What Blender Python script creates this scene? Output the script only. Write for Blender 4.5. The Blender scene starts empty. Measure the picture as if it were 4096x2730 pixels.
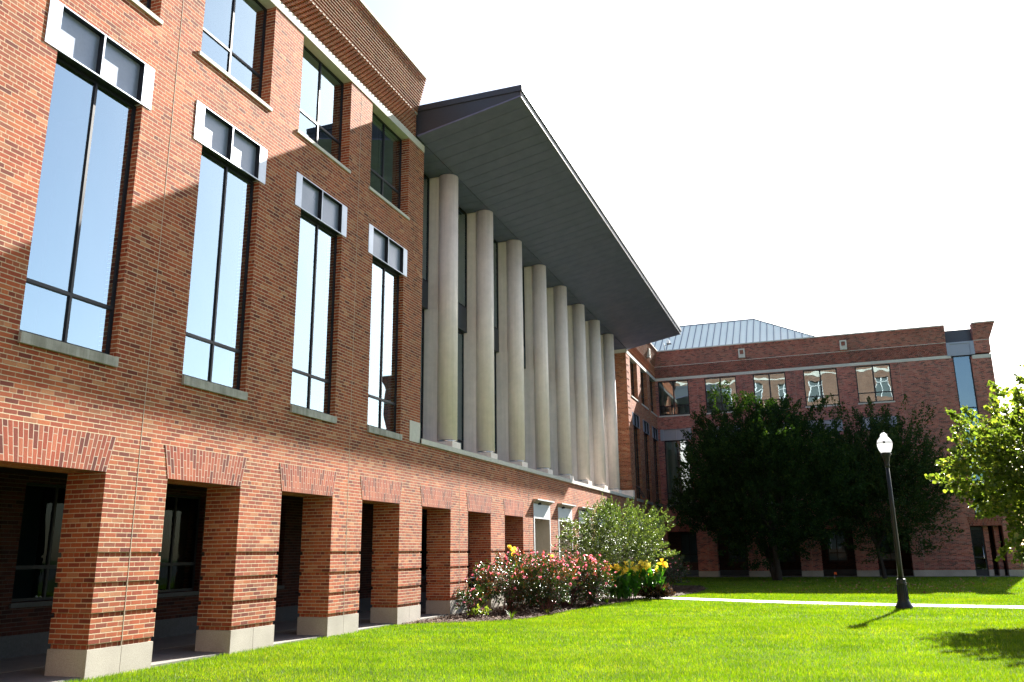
import bpy, bmesh, math, random
import numpy as np
from mathutils import Matrix, Vector, Quaternion
random.seed(7); RNG = np.random.default_rng(11)
sc = bpy.context.scene
C = sc.collection
PI = math.pi

# ------------------------------------------------------------------ helpers
class MB:
    """collects faces, links them as ONE mesh object"""
    def __init__(s): s.v = []; s.f = []; s.sm = []
    def quad(s, a, b, c, d, smooth=False):
        n = len(s.v); s.v += [a, b, c, d]; s.f.append((n, n+1, n+2, n+3)); s.sm.append(smooth)
    def poly(s, pts):
        n = len(s.v); s.v += list(pts); s.f.append(tuple(range(n, n+len(pts)))); s.sm.append(False)
    def box(s, x0, x1, y0, y1, z0, z1, T=None):
        p = [(x, y, z) for x in (x0, x1) for y in (y0, y1) for z in (z0, z1)]
        if T: p = [T(*q) for q in p]
        n = len(s.v); s.v += p
        for f in ((0,1,3,2),(4,6,7,5),(0,4,5,1),(2,3,7,6),(0,2,6,4),(1,5,7,3)):
            s.f.append(tuple(n+i for i in f)); s.sm.append(False)
    def prism(s, prof, u0, u1, T):
        """profile [(d,z)] extruded along u"""
        a = [T(u0, d, z) for d, z in prof]; b = [T(u1, d, z) for d, z in prof]; k = len(prof)
        n = len(s.v); s.v += a+b
        s.f.append(tuple(n+i for i in range(k))); s.sm.append(False)
        s.f.append(tuple(n+k+i for i in reversed(range(k)))); s.sm.append(False)
        for i in range(k):
            j = (i+1) % k; s.f.append((n+i, n+k+i, n+k+j, n+j)); s.sm.append(False)
    def front(s, prof, d0, d1, T):
        """profile [(u,z)] extruded along d"""
        k = len(prof); n = len(s.v)
        s.v += [T(u, d0, z) for u, z in prof] + [T(u, d1, z) for u, z in prof]
        s.f.append(tuple(n+i for i in range(k))); s.sm.append(False)
        s.f.append(tuple(n+k+i for i in reversed(range(k)))); s.sm.append(False)
        for i in range(k):
            j = (i+1) % k; s.f.append((n+i, n+k+i, n+k+j, n+j)); s.sm.append(False)
    def lathe(s, prof, c=(0,0,0), seg=40, cap=True):
        n = len(s.v)
        for r, z in prof:
            for i in range(seg):
                a = 2*PI*i/seg; s.v.append((c[0]+r*math.cos(a), c[1]+r*math.sin(a), c[2]+z))
        for k in range(len(prof)-1):
            for i in range(seg):
                j = (i+1) % seg
                s.f.append((n+k*seg+i, n+k*seg+j, n+(k+1)*seg+j, n+(k+1)*seg+i)); s.sm.append(True)
        if cap:
            s.f.append(tuple(n+i for i in reversed(range(seg)))); s.sm.append(False)
            s.f.append(tuple(n+(len(prof)-1)*seg+i for i in range(seg))); s.sm.append(False)
    def tube(s, pts, rad, seg=6):
        n = len(s.v); pts = [Vector(p) for p in pts]
        for i, p in enumerate(pts):
            t = (pts[min(i+1, len(pts)-1)] - pts[max(i-1, 0)]).normalized()
            a = t.cross(Vector((0.13, 0.27, 1) if abs(t.z) < .9 else (1, .2, 0))).normalized(); b = t.cross(a)
            for k in range(seg):
                an = 2*PI*k/seg; q = p + (a*math.cos(an)+b*math.sin(an))*rad[i]; s.v.append(tuple(q))
        for i in range(len(pts)-1):
            for k in range(seg):
                j = (k+1) % seg
                s.f.append((n+i*seg+k, n+i*seg+j, n+(i+1)*seg+j, n+(i+1)*seg+k)); s.sm.append(True)
        s.f.append(tuple(n+(len(pts)-1)*seg+k for k in range(seg))); s.sm.append(False)
    def build(s, name, mat, parent=None, recalc=True):
        me = bpy.data.meshes.new(name); me.from_pydata([tuple(v) for v in s.v], [], s.f)
        me.polygons.foreach_set('use_smooth', s.sm)
        if recalc:
            bm = bmesh.new(); bm.from_mesh(me); bmesh.ops.recalc_face_normals(bm, faces=bm.faces); bm.to_mesh(me); bm.free()
        me.materials.append(mat); me.update()
        o = bpy.data.objects.new(name, me); C.objects.link(o)
        if parent: child(o, parent)
        return o

def child(o, p):
    # parents sit unrotated: keep the child's own coordinates in world space
    o.parent = p
    loc = Vector((0, 0, 0)); q = p
    while q is not None:
        loc += q.location; q = q.parent
    o.location = o.location - loc
    return o

def tag(o, label=None, cat=None, group=None, kind=None):
    if label: o['label'] = label
    if cat: o['category'] = cat
    if group: o['group'] = group
    if kind: o['kind'] = kind
    return o

def empty(name, loc, label, cat, group=None):
    o = bpy.data.objects.new(name, None); o.location = loc; o.empty_display_size = .3; C.objects.link(o)
    return tag(o, label, cat, group)

def np_mesh(name, V, F, mat, parent=None, smooth=False):
    """V (n,3), F (m,k) constant k"""
    me = bpy.data.meshes.new(name); n, m, k = len(V), len(F), F.shape[1]
    me.vertices.add(n); me.vertices.foreach_set('co', V.astype(np.float32).ravel())
    me.loops.add(m*k); me.loops.foreach_set('vertex_index', F.astype(np.int32).ravel())
    me.polygons.add(m); me.polygons.foreach_set('loop_start', np.arange(0, m*k, k, dtype=np.int32))
    me.polygons.foreach_set('loop_total', np.full(m, k, np.int32))
    me.update(calc_edges=True); me.validate()
    me.materials.append(mat)
    o = bpy.data.objects.new(name, me); C.objects.link(o)
    if parent: child(o, parent)
    return o

# ------------------------------------------------------------------ node materials
def mat(name):
    m = bpy.data.materials.new(name); m.use_nodes = True; nt = m.node_tree
    for n in list(nt.nodes): nt.nodes.remove(n)
    out = nt.nodes.new('ShaderNodeOutputMaterial')
    return m, nt, out
def N(nt, t, **kw):
    n = nt.nodes.new(t)
    for k, v in kw.items():
        if k.startswith('i_'):
            key = k[2:]; n.inputs[int(key) if key.isdigit() else key].default_value = v
        else: setattr(n, k, v)
    return n
def L(nt, a, b): nt.links.new(a, b)
def math_(nt, op, a, b=None, clamp=False):
    n = nt.nodes.new('ShaderNodeMath'); n.operation = op; n.use_clamp = clamp
    for i, v in enumerate((a, b)):
        if v is None: continue
        if isinstance(v, (int, float)): n.inputs[i].default_value = v
        else: L(nt, v, n.inputs[i])
    return n.outputs[0]
def ramp(nt, fac, stops, interp='LINEAR'):
    r = nt.nodes.new('ShaderNodeValToRGB'); r.color_ramp.interpolation = interp
    e = r.color_ramp.elements
    while len(e) < len(stops): e.new(.5)
    for i, (p, c) in enumerate(stops):
        e[i].position = p; e[i].color = (*c, 1) if len(c) == 3 else c
    L(nt, fac, r.inputs[0]); return r.outputs[0]
def noise(nt, vec, scale, detail=4, rough=.55, dim='3D'):
    n = N(nt, 'ShaderNodeTexNoise'); n.noise_dimensions = dim
    n.inputs['Scale'].default_value = scale; n.inputs['Detail'].default_value = detail; n.inputs['Roughness'].default_value = rough
    L(nt, vec, n.inputs['Vector']); return n.outputs['Fac']
def mixc(nt, fac, a, b, mode='MIX'):
    n = N(nt, 'ShaderNodeMix'); n.data_type = 'RGBA'; n.blend_type = mode
    for i, v in ((0, fac), (6, a), (7, b)):
        if isinstance(v, (int, float)): n.inputs[i].default_value = v
        elif isinstance(v, tuple): n.inputs[i].default_value = (*v, 1)
        else: L(nt, v, n.inputs[i])
    return n.outputs[2]
def pbsdf(nt, out, color, rough=.8, spec=.3, metal=0., normal=None):
    b = N(nt, 'ShaderNodeBsdfPrincipled')
    if isinstance(color, tuple): b.inputs['Base Color'].default_value = (*color, 1)
    else: L(nt, color, b.inputs['Base Color'])
    if isinstance(rough, (int, float)): b.inputs['Roughness'].default_value = rough
    else: L(nt, rough, b.inputs['Roughness'])
    b.inputs['Specular IOR Level'].default_value = spec; b.inputs['Metallic'].default_value = metal
    if normal is not None: L(nt, normal, b.inputs['Normal'])
    if out is not None: L(nt, b.outputs[0], out.inputs[0])
    return b
def bump(nt, h, strength, dist, prev=None):
    b = N(nt, 'ShaderNodeBump'); b.inputs['Strength'].default_value = strength; b.inputs['Distance'].default_value = dist
    L(nt, h, b.inputs['Height'])
    if prev is not None: L(nt, prev, b.inputs['Normal'])
    return b.outputs[0]

BRICKS = [(0, (.12,.028,.018)), (.06, (.17,.038,.020)), (.14, (.21,.045,.022)), (.30, (.27,.056,.024)), (.46, (.31,.074,.029)), (.60, (.35,.105,.040)), (.68, (.27,.075,.034)), (.78, (.33,.084,.034)), (.88, (.19,.05,.027)), (1, (.43,.185,.088))]
def brick_mat(name, mode='wall', stops=BRICKS, mortar=(.54,.45,.30), bw=.2032, rh=.06775, zoff=.0125, headers=False, arch_c=None, tone=1.0, bstr=1.0):
    m, nt, out = mat(name)
    geo = N(nt, 'ShaderNodeNewGeometry'); sp = N(nt, 'ShaderNodeSeparateXYZ'); L(nt, geo.outputs['Position'], sp.inputs[0])
    sn = N(nt, 'ShaderNodeSeparateXYZ'); L(nt, geo.outputs['True Normal'], sn.inputs[0])
    isx = math_(nt, 'GREATER_THAN', math_(nt, 'ABSOLUTE', sn.outputs[0]), .6)
    def sel(f, a, b):   # f? a : b
        x = N(nt, 'ShaderNodeMix'); x.data_type = 'FLOAT'; L(nt, f, x.inputs[0]); L(nt, b, x.inputs[2]); L(nt, a, x.inputs[3]); return x.outputs[0]
    u = sel(isx, sp.outputs[1], sp.outputs[0])
    isz = math_(nt, 'GREATER_THAN', math_(nt, 'ABSOLUTE', sn.outputs[2]), .9)
    v = sel(isz, sp.outputs[1], math_(nt, 'SUBTRACT', sp.outputs[2], zoff-rh))
    if mode == 'arch':   # soldier courses fanning about the centre of the opening
        tc = N(nt, 'ShaderNodeTexCoord'); so = N(nt, 'ShaderNodeSeparateXYZ'); L(nt, tc.outputs['Object'], so.inputs[0])
        lu = sel(isx, so.outputs[1], so.outputs[0])
        k = math_(nt, 'ADD', math_(nt, 'MULTIPLY', so.outputs[2], .262), 1)
        u2 = math_(nt, 'DIVIDE', lu, k)
        u, v = math_(nt, 'ADD', so.outputs[2], .03), math_(nt, 'ADD', u2, 5.0)
    cv = N(nt, 'ShaderNodeCombineXYZ'); L(nt, u, cv.inputs[0]); L(nt, v, cv.inputs[1])
    # slight waviness so that joints are not ruler straight
    wob = N(nt, 'ShaderNodeTexNoise'); wob.inputs['Scale'].default_value = 7; wob.inputs['Detail'].default_value = 2; L(nt, cv.outputs[0], wob.inputs['Vector'])
    wv = N(nt, 'ShaderNodeVectorMath', operation='MULTIPLY_ADD'); wv.inputs[1].default_value = (.007, .007, 0); L(nt, wob.outputs['Color'], wv.inputs[0]); L(nt, cv.outputs[0], wv.inputs[2])
    bt = N(nt, 'ShaderNodeTexBrick'); L(nt, wv.outputs[0], bt.inputs['Vector'])
    bt.offset = .5; bt.offset_frequency = 2; bt.squash = .5 if mode == 'wall' else 1; bt.squash_frequency = 6
    bt.inputs['Color1'].default_value = (0,0,0,1); bt.inputs['Color2'].default_value = (1,1,1,1); bt.inputs['Mortar'].default_value = (.5,.5,.5,1)
    bt.inputs['Scale'].default_value = 1; bt.inputs['Mortar Size'].default_value = .0078 if mode != 'arch' else .0055
    bt.inputs['Mortar Smooth'].default_value = .25; bt.inputs['Bias'].default_value = 0
    bt.inputs['Brick Width'].default_value = bw; bt.inputs['Row Height'].default_value = rh
    col = ramp(nt, bt.outputs['Color'], stops)
    big = noise(nt, geo.outputs['Position'], .55, 4, .6)
    fine = noise(nt, geo.outputs['Position'], 60, 3, .7)
    col = mixc(nt, 1.0, col, ramp(nt, fine, [(.2, (.72,)*3), (.8, (1.22,)*3)]), 'MULTIPLY')
    col = mixc(nt, 1.0, col, ramp(nt, big, [(.28, (.78*tone,.80*tone,.84*tone)), (.5, (tone,)*3), (.72, (1.16*tone,1.14*tone,1.1*tone))]), 'MULTIPLY')
    mp = N(nt, 'ShaderNodeMapping'); mp.inputs['Scale'].default_value = (2.2, 2.2, .16); L(nt, geo.outputs['Position'], mp.inputs[0])
    st = noise(nt, mp.outputs[0], 1, 5, .62)
    col = mixc(nt, 1.0, col, ramp(nt, st, [(.30, (.78,.77,.78)), (.52, (1,)*3), (.75, (1.10,1.12,1.16))]), 'MULTIPLY')
    mcol = mixc(nt, fine, tuple(.8*c for c in mortar), mortar)
    if mode == 'wall':   # perpends toned thin and brick-dark, raking-sun shade put into colour; bed joints pale
        fr = math_(nt, 'FRACT', math_(nt, 'DIVIDE', v, rh))
        bed = math_(nt, 'GREATER_THAN', math_(nt, 'ABSOLUTE', math_(nt, 'SUBTRACT', fr, .5)), .5-.0085/rh)
        jf = math_(nt, 'MULTIPLY', bt.outputs['Fac'], math_(nt, 'ADD', math_(nt, 'MULTIPLY', bed, .62), .38))
    else: jf = bt.outputs['Fac']
    col = mixc(nt, jf, col, mcol)
    h = math_(nt, 'SUBTRACT', 1, bt.outputs['Fac'])
    h2 = math_(nt, 'ADD', h, math_(nt, 'MULTIPLY', fine, .25))
    # every brick leans a little differently: its own tilt of the face
    nb = bump(nt, h2, bstr, .009)
    pbsdf(nt, out, col, .88, .22, 0, nb)
    return m

def stone_mat(name, col, var=.12, scale=14, rough=.85, bumpd=.002, spec=.25, streak=0.0, joints=None):
    m, nt, out = mat(name); geo = N(nt, 'ShaderNodeNewGeometry')
    P = geo.outputs['Position']
    a = noise(nt, P, scale, 6, .65); b = noise(nt, P, .9, 4, .55); g = noise(nt, P, 160, 2, .6)
    c = mixc(nt, 1, tuple(col), ramp(nt, a, [(.25, (1-var,)*3), (.75, (1+var,)*3)]), 'MULTIPLY')
    c = mixc(nt, 1, c, ramp(nt, b, [(.3, (1-var*.9,)*3), (.7, (1+var*.7,)*3)]), 'MULTIPLY')
    c = mixc(nt, 1, c, ramp(nt, g, [(.3, (1-var,)*3), (.7, (1+var,)*3)]), 'MULTIPLY')
    if streak:
        mp = N(nt, 'ShaderNodeMapping'); mp.inputs['Scale'].default_value = (9, 9, .35); L(nt, P, mp.inputs[0])
        s = noise(nt, mp.outputs[0], 1, 4, .6)
        c = mixc(nt, 1, c, ramp(nt, s, [(.35, (1-streak, 1-streak, 1-streak*1.1)), (.6, (1,)*3)]), 'MULTIPLY')
    pbsdf(nt, out, c, rough, spec, 0, bump(nt, math_(nt, 'ADD', a, g), .6, bumpd))
    return m

def plain_mat(name, col, rough=.5, spec=.5, metal=0, var=.06, sc_=30, bumpd=0.0006):
    m, nt, out = mat(name); geo = N(nt, 'ShaderNodeNewGeometry')
    a = noise(nt, geo.outputs['Position'], sc_, 4); b = noise(nt, geo.outputs['Position'], 1.3, 3)
    c = mixc(nt, 1, tuple(col), ramp(nt, a, [(.3, (1-var,)*3), (.7, (1+var,)*3)]), 'MULTIPLY')
    r = ramp(nt, b, [(.3, (max(rough-.08, .02),)*3), (.7, (rough+.08,)*3)])
    pbsdf(nt, out, c, r, spec, metal, bump(nt, a, .4, bumpd)); return m

def glass_mat(name, ior=1.9, tint=(.62,.75,.78), wave=.0015, rough=.0):
    m, nt, out = mat(name); geo = N(nt, 'ShaderNodeNewGeometry')
    w = noise(nt, geo.outputs['Position'], 1.1, 1, .3)
    nb = bump(nt, w, 1.0, wave*6)
    fr = N(nt, 'ShaderNodeFresnel'); fr.inputs['IOR'].default_value = ior; L(nt, nb, fr.inputs['Normal'])
    gl = N(nt, 'ShaderNodeBsdfGlossy'); gl.inputs['Roughness'].default_value = rough; L(nt, nb, gl.inputs['Normal']); gl.inputs['Color'].default_value = (.72,.91,1,1)
    tr = N(nt, 'ShaderNodeBsdfTransparent'); tr.inputs['Color'].default_value = (*tint, 1)
    mx = N(nt, 'ShaderNodeMixShader'); L(nt, fr.outputs[0], mx.inputs[0]); L(nt, tr.outputs[0], mx.inputs[1]); L(nt, gl.outputs[0], mx.inputs[2])
    L(nt, mx.outputs[0], out.inputs[0]); return m

def leaf_mat(name, cols, trans=.5, rough=.45, spec=.5, tcol=None, lawn=False):
    m, nt, out = mat(name); geo = N(nt, 'ShaderNodeNewGeometry')
    c = ramp(nt, geo.outputs['Random Per Island'], cols)
    n2 = noise(nt, geo.outputs['Position'], .8, 2)
    c = mixc(nt, 1, c, ramp(nt, n2, [(.3, (.75,.8,.8)), (.7, (1.2,1.15,1.05))]), 'MULTIPLY')
    if lawn:
        n3 = noise(nt, geo.outputs['Position'], .28, 5, .6); n4 = noise(nt, geo.outputs['Position'], 2.6, 3, .6)
        c = mixc(nt, 1, c, ramp(nt, n3, [(.3, (.80,.86,.9)), (.5, (1,)*3), (.72, (1.22,1.04,1.1))]), 'MULTIPLY')
        c = mixc(nt, 1, c, ramp(nt, n4, [(.3, (.82,.88,.9)), (.7, (1.14,1.06,1))]), 'MULTIPLY')
        sx = N(nt, 'ShaderNodeSeparateXYZ'); L(nt, geo.outputs['Position'], sx.inputs[0])
        bandv = math_(nt, 'SINE', math_(nt, 'ADD', math_(nt, 'MULTIPLY', sx.outputs[0], 5.2), math_(nt, 'MULTIPLY', sx.outputs[1], .7)))
        c = mixc(nt, 1, c, ramp(nt, math_(nt, 'ADD', math_(nt, 'MULTIPLY', bandv, .5), .5), [(.2, (.93,.95,1)), (.8, (1.07,1.04,1))]), 'MULTIPLY')
    b = pbsdf(nt, None, c, rough, spec)
    t = N(nt, 'ShaderNodeBsdfTranslucent'); tc = mixc(nt, 1, c, tcol or (1.6,1.75,.55), 'MULTIPLY'); L(nt, tc, t.inputs[0])
    mx = N(nt, 'ShaderNodeMixShader'); mx.inputs[0].default_value = trans; L(nt, b.outputs[0], mx.inputs[1]); L(nt, t.outputs[0], mx.inputs[2])
    L(nt, mx.outputs[0], out.inputs[0]); return m

M = {}
M['brick'] = brick_mat('red_brick')
M['brick_arch'] = brick_mat('red_brick_soldier', mode='arch', bw=.23, rh=.0677, mortar=(.46,.37,.28), bstr=.6,
                            stops=[(0,(.085,.020,.014)),(.18,(.13,.028,.018)),(.26,(.22,.044,.022)),(.6,(.27,.062,.030)),(.8,(.33,.10,.052)),(1,(.16,.036,.022))])
M['arch_back'] = brick_mat('court_soldier_brick', mode='arch', bw=.23, rh=.0677, mortar=(.36,.30,.22), bstr=.6, stops=[(0,(.09,.026,.024)),(.3,(.20,.042,.032)),(1,(.28,.07,.048))])  # separate soldier brick tones for the court front
M['brick_shade'] = brick_mat('shade_toned_brick', tone=1, mortar=(.07,.06,.05), stops=[(0,(.02,.007,.006)),(.5,(.045,.012,.008)),(1,(.06,.02,.012))])  # red brick darkened: the arcade's shade is put into its colour
M['brick_back'] = brick_mat('court_red_brick', tone=1.4, mortar=(.46,.41,.33),  # separate brick tones for the court front
                            stops=[(0,(.09,.03,.03)),(.2,(.12,.036,.032)),(.25,(.215,.052,.042)),(.6,(.27,.072,.055)),(.85,(.32,.105,.075)),(1,(.22,.095,.08))])
M['mortar'] = stone_mat('lime_mortar', (.17,.075,.05), .1, 20)
M['limestone'] = stone_mat('limestone', (.52,.50,.44), .10, 9, .85, .002)
M['sill_stone'] = stone_mat('sill_stone', (.36,.35,.31), .2, 7, .9, .003, streak=.35)
M['shade_toned_stone'] = stone_mat('shade_toned_stone', (.07,.075,.075), .2, 30)  # inner sills and base darkened, arcade shade put into the stone colour
M['granite'] = stone_mat('granite', (.33,.30,.255), .22, 55, .8, .002)
M['precast'] = stone_mat('precast_concrete', (.85,.735,.68), .07, 5, .8, .0012, streak=.10)
M['pale_metal'] = plain_mat('pale_painted_metal', (.44,.49,.56), .38, .5, .35, .05)
M['recess_shade_metal'] = plain_mat('shade_toned_metal', (.20,.235,.29), .35, .5, .2, .05)  # pale metal darkened, the recess shade put into the colour
M['grey_panel'] = plain_mat('grey_panel', (.23,.26,.31), .4, .5, .3, .06)
M['white_metal'] = plain_mat('white_painted_metal', (.62,.64,.64), .45, .5, 0, .05)
M['dark_frame'] = plain_mat('dark_window_frame', (.010,.013,.018), .45, .3, 0)
M['soffit'] = plain_mat('dark_soffit_panel', (.145,.155,.27), .5, .4, .1, .10, 3)
M['fascia'] = plain_mat('dark_roof_edge', (.042,.050,.064), .45, .5, .3)
M['gutter'] = plain_mat('pale_gutter', (.26,.25,.28), .55, .3, 0)
M['steel'] = plain_mat('polished_steel', (.62,.60,.58), .12, .5, 1.0, .04)
M['glass'] = glass_mat('window_glass', 5.0, wave=.0006)
M['glass_dim'] = glass_mat('arcade_window_glass', 1.22, wave=.001)
M['glass_back'] = glass_mat('court_window_glass', 2.6, wave=.0006)
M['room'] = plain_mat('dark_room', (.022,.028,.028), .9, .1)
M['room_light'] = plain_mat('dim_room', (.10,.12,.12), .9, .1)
M['blind'] = plain_mat('roller_blind', (.30,.36,.33), .9, .1, 0, .04, 3)
M['beige'] = stone_mat('beige_render', (.36,.31,.235), .08, 12, .9, .002)
M['ceiling'] = plain_mat('arcade_ceiling', (.03,.024,.02), .9, .1)  # near-black, the arcade's shade put into the ceiling colour
M['paving'] = stone_mat('concrete_paving', (.17,.16,.145), .12, 8, .9, .002)  # floor colour lowered to put the arcade's shade into it
M['path'] = stone_mat('pale_path', (.60,.56,.54), .08, 8, .9, .002)
M['roofmetal'] = plain_mat('zinc_roof', (.93,.95,.80), .5, .6, .1, .04)
M['black_iron'] = plain_mat('dark_lamp_iron', (.011,.013,.013), .45, .35, 0, .1)
M['white_plastic'] = plain_mat('white_plastic', (.75,.75,.75), .4, .5)
M['orange'] = plain_mat('orange_flag', (.75,.12,.02), .6, .3)
M['bark'] = stone_mat('bark', (.035,.030,.025), .35, 24, .95, .01)
M['bark_grey'] = stone_mat('grey_bark', (.15,.13,.11), .3, 24, .95, .006)
M['bark_red'] = stone_mat('reddish_twig', (.13,.05,.045), .25, 24, .9, .003)

# ------------------------------------------------------------------ frames for the two wings
TA = lambda u, d, z: (u, d, z)                      # long front, u = x, depth = +y
XB = 54.41
TB = lambda u, d, z: (XB+d, -u, z)                  # court front, u = -y, depth = +x
P = 3.009
A0 = 9.348; PW = 1.221                              # first pier in view, pier width
ZT = 14.42                                          # parapet top
LINT = 2.75
GROOVES = [.3513 + .4065*i for i in range(4)]

BLD = empty('brick_building', (30, 1, 0), 'L-shaped red brick building with arcade, colonnade under a dark canopy and tall windows', 'building')

def wall_grid(mb, T, u0, u1, z0, z1, d0, d1, openings):
    us = sorted({u0, u1, *[o[0] for o in openings], *[o[1] for o in openings]}); us = [u for u in us if u0 <= u <= u1]
    zs = sorted({z0, z1, *[o[2] for o in openings], *[o[3] for o in openings]}); zs = [z for z in zs if z0 <= z <= z1]
    def solid(i, j):
        if i < 0 or j < 0 or i >= len(us)-1 or j >= len(zs)-1: return False
        a, b = (us[i]+us[i+1])/2, (zs[j]+zs[j+1])/2
        return not any(o[0] < a < o[1] and o[2] < b < o[3] for o in openings)
    for i in range(len(us)-1):
        for j in range(len(zs)-1):
            if not solid(i, j): continue
            a, b, c, e = us[i], us[i+1], zs[j], zs[j+1]
            mb.quad(T(a,d0,c), T(b,d0,c), T(b,d0,e), T(a,d0,e)); mb.quad(T(b,d1,c), T(a,d1,c), T(a,d1,e), T(b,d1,e))
            if not solid(i-1, j): mb.quad(T(a,d1,c), T(a,d0,c), T(a,d0,e), T(a,d1,e))
            if not solid(i+1, j): mb.quad(T(b,d0,c), T(b,d1,c), T(b,d1,e), T(b,d0,e))
            if not solid(i, j-1): mb.quad(T(a,d1,c), T(b,d1,c), T(b,d0,c), T(a,d0,c))
            if not solid(i, j+1): mb.quad(T(a,d0,e), T(b,d0,e), T(b,d1,e), T(a,d1,e))

def pier(T, u0, u1, d0, d1, m, ztop=LINT, joint=True, rec=.026):
    mb = MB(); z = .351
    for g in GROOVES:
        if g > z+.001: mb.box(u0, u1, d0, d1, z, g, T)
        mb.box(u0+rec, u1-rec, d0+rec, d1-rec, g, g+.0678, T); z = g+.0678
    mb.box(u0, u1, d0, d1, z, ztop, T)
    p = mb.build('pier', m, BLD)
    g = MB(); c = (u0+u1)/2
    if joint:
        g.box(u0, c-.004, d0, d1, -.3, .351, T); g.box(c+.004, u1, d0, d1, -.3, .351, T); g.box(c-.004, c+.004, d0+.012, d1-.012, -.3, .349, T)
    else: g.box(u0, u1, d0, d1, -.3, .351, T)
    g.build('base_block', M['granite'], p)
    return p

def arch(T, uc, hw, m, d0=-.005, d1=.3):
    """flat brick arch over one opening, origin at its bottom centre"""
    mb = MB(); mb.front([(-hw, 0), (hw, 0), (hw*1.134, .51), (-hw*1.134, .51)], d0, d1, lambda u, d, z: (Vector(T(u, d, z))-Vector(T(0, 0, 0))))
    o = mb.build('flat_arch', m); o.location = T(uc, 0, LINT-.006); child(o, BLD); return o

def window(T, u0, u1, z0, z1, d, mull, trans, gl, back='room', blind=None, fw=.038, depth=.10, mullw=.042, name='window', room_d=.9):
    """frame with mullions [u], transoms [z], panes, blind and the dark room behind"""
    mb = MB()
    mb.box(u0, u0+fw, d, d+depth, z0, z1, T); mb.box(u1-fw, u1, d, d+depth, z0, z1, T)
    mb.box(u0+fw, u1-fw, d, d+depth, z0, z0+fw, T); mb.box(u0+fw, u1-fw, d, d+depth, z1-fw, z1, T)
    us = [u0+fw] + [x for m_ in mull for x in (m_-mullw/2, m_+mullw/2)] + [u1-fw]
    zs = [z0+fw] + [x for t in trans for x in (t-.022, t+.022)] + [z1-fw]
    for m_ in mull:
        for k in range(0, len(zs), 2): mb.box(m_-mullw/2, m_+mullw/2, d-.006, d+depth-.006, zs[k], zs[k+1], T)
    for t in trans: mb.box(u0+fw, u1-fw, d-.003, d+depth-.003, t-.022, t+.022, T)
    # inner beads
    for i in range(0, len(us), 2):
        for k in range(0, len(zs), 2):
            a, b, c, e = us[i], us[i+1], zs[k], zs[k+1]
            w = .010
            mb.box(a, a+w, d+.006, d+.03, c, e, T); mb.box(b-w, b, d+.006, d+.03, c, e, T)
            mb.box(a+w, b-w, d+.006, d+.03, c, c+w, T); mb.box(a+w, b-w, d+.006, d+.03, e-w, e, T)
    f = mb.build(name, M['dark_frame'], BLD)
    for i in range(0, len(us), 2):
        for k in range(0, len(zs), 2):
            p = MB(); p.quad(T(us[i], d+.022, zs[k]), T(us[i+1], d+.022, zs[k]), T(us[i+1], d+.022, zs[k+1]), T(us[i], d+.022, zs[k+1]))
            p.build('pane', gl, f, recalc=False)
    if blind is not None:
        for i in range(0, len(us), 2):
            bz = blind if isinstance(blind, (int, float)) else blind[i//2]
            if bz is None: continue
            p = MB(); p.box(us[i]-.01, us[i+1]+.01, d+.15, d+.155, bz, z1-fw-.01, T); p.build('blind', M['blind'], f)
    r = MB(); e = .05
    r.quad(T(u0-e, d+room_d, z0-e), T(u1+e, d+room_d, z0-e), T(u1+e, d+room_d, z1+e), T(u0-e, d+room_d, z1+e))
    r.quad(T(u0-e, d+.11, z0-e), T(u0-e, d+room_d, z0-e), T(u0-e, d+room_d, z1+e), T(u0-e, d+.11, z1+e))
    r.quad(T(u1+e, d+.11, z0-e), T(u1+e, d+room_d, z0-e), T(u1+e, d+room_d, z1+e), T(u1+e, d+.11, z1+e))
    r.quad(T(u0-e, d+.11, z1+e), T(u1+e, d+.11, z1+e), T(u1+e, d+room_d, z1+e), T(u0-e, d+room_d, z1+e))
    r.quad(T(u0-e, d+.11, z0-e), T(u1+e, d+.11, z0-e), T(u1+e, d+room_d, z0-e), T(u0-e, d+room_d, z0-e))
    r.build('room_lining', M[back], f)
    return f

def sill(T, u0, u1, z0, z1, m, proud=.05, d1=.16):
    mb = MB(); mb.prism([(-proud, z0), (d1, z0), (d1, z1+.015), (-proud, z1)], u0, u1, T); return mb.build('sill', m, BLD)

def metal_lintel(T, u0, u1, z0, z1, um, shade):
    """pale metal head panel: flat plates at both ends, two recessed boxes with a fin between"""
    w = .215; t = .020; mb = MB(); p = -.012
    mb.box(u0, u0+w, p, .15, z0, z1, T); mb.box(u1-w, u1, p, .15, z0, z1, T)
    mb.box(u0+w, u1-w, p, .15, z1-t, z1, T); mb.box(u0+w, u1-w, p, .15, z0, z0+t, T)
    mb.box(um-.014, um+.014, p, .15, z0+t, z1-t, T)
    o = mb.build('head_panel', M['pale_metal'] if not shade else M['grey_panel'], BLD)  # shade swaps in a darker metal: shade put into the colour
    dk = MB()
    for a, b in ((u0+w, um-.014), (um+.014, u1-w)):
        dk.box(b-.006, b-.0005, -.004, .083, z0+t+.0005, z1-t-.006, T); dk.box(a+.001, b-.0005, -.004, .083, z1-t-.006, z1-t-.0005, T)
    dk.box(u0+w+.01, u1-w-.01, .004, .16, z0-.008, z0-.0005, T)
    dk.build('painted_shade_liner', M['dark_frame'], o)  # added dark strips paint the shade inside and under the head
    for a, b in ((u0+w, um-.014), (um+.014, u1-w)):
        q = MB(); q.box(a, b, .083, .11, z0+t, z1-t, T); q.build('recessed_panel', M['grey_panel'] if shade else M['recess_shade_metal'], o)
    return o

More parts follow.
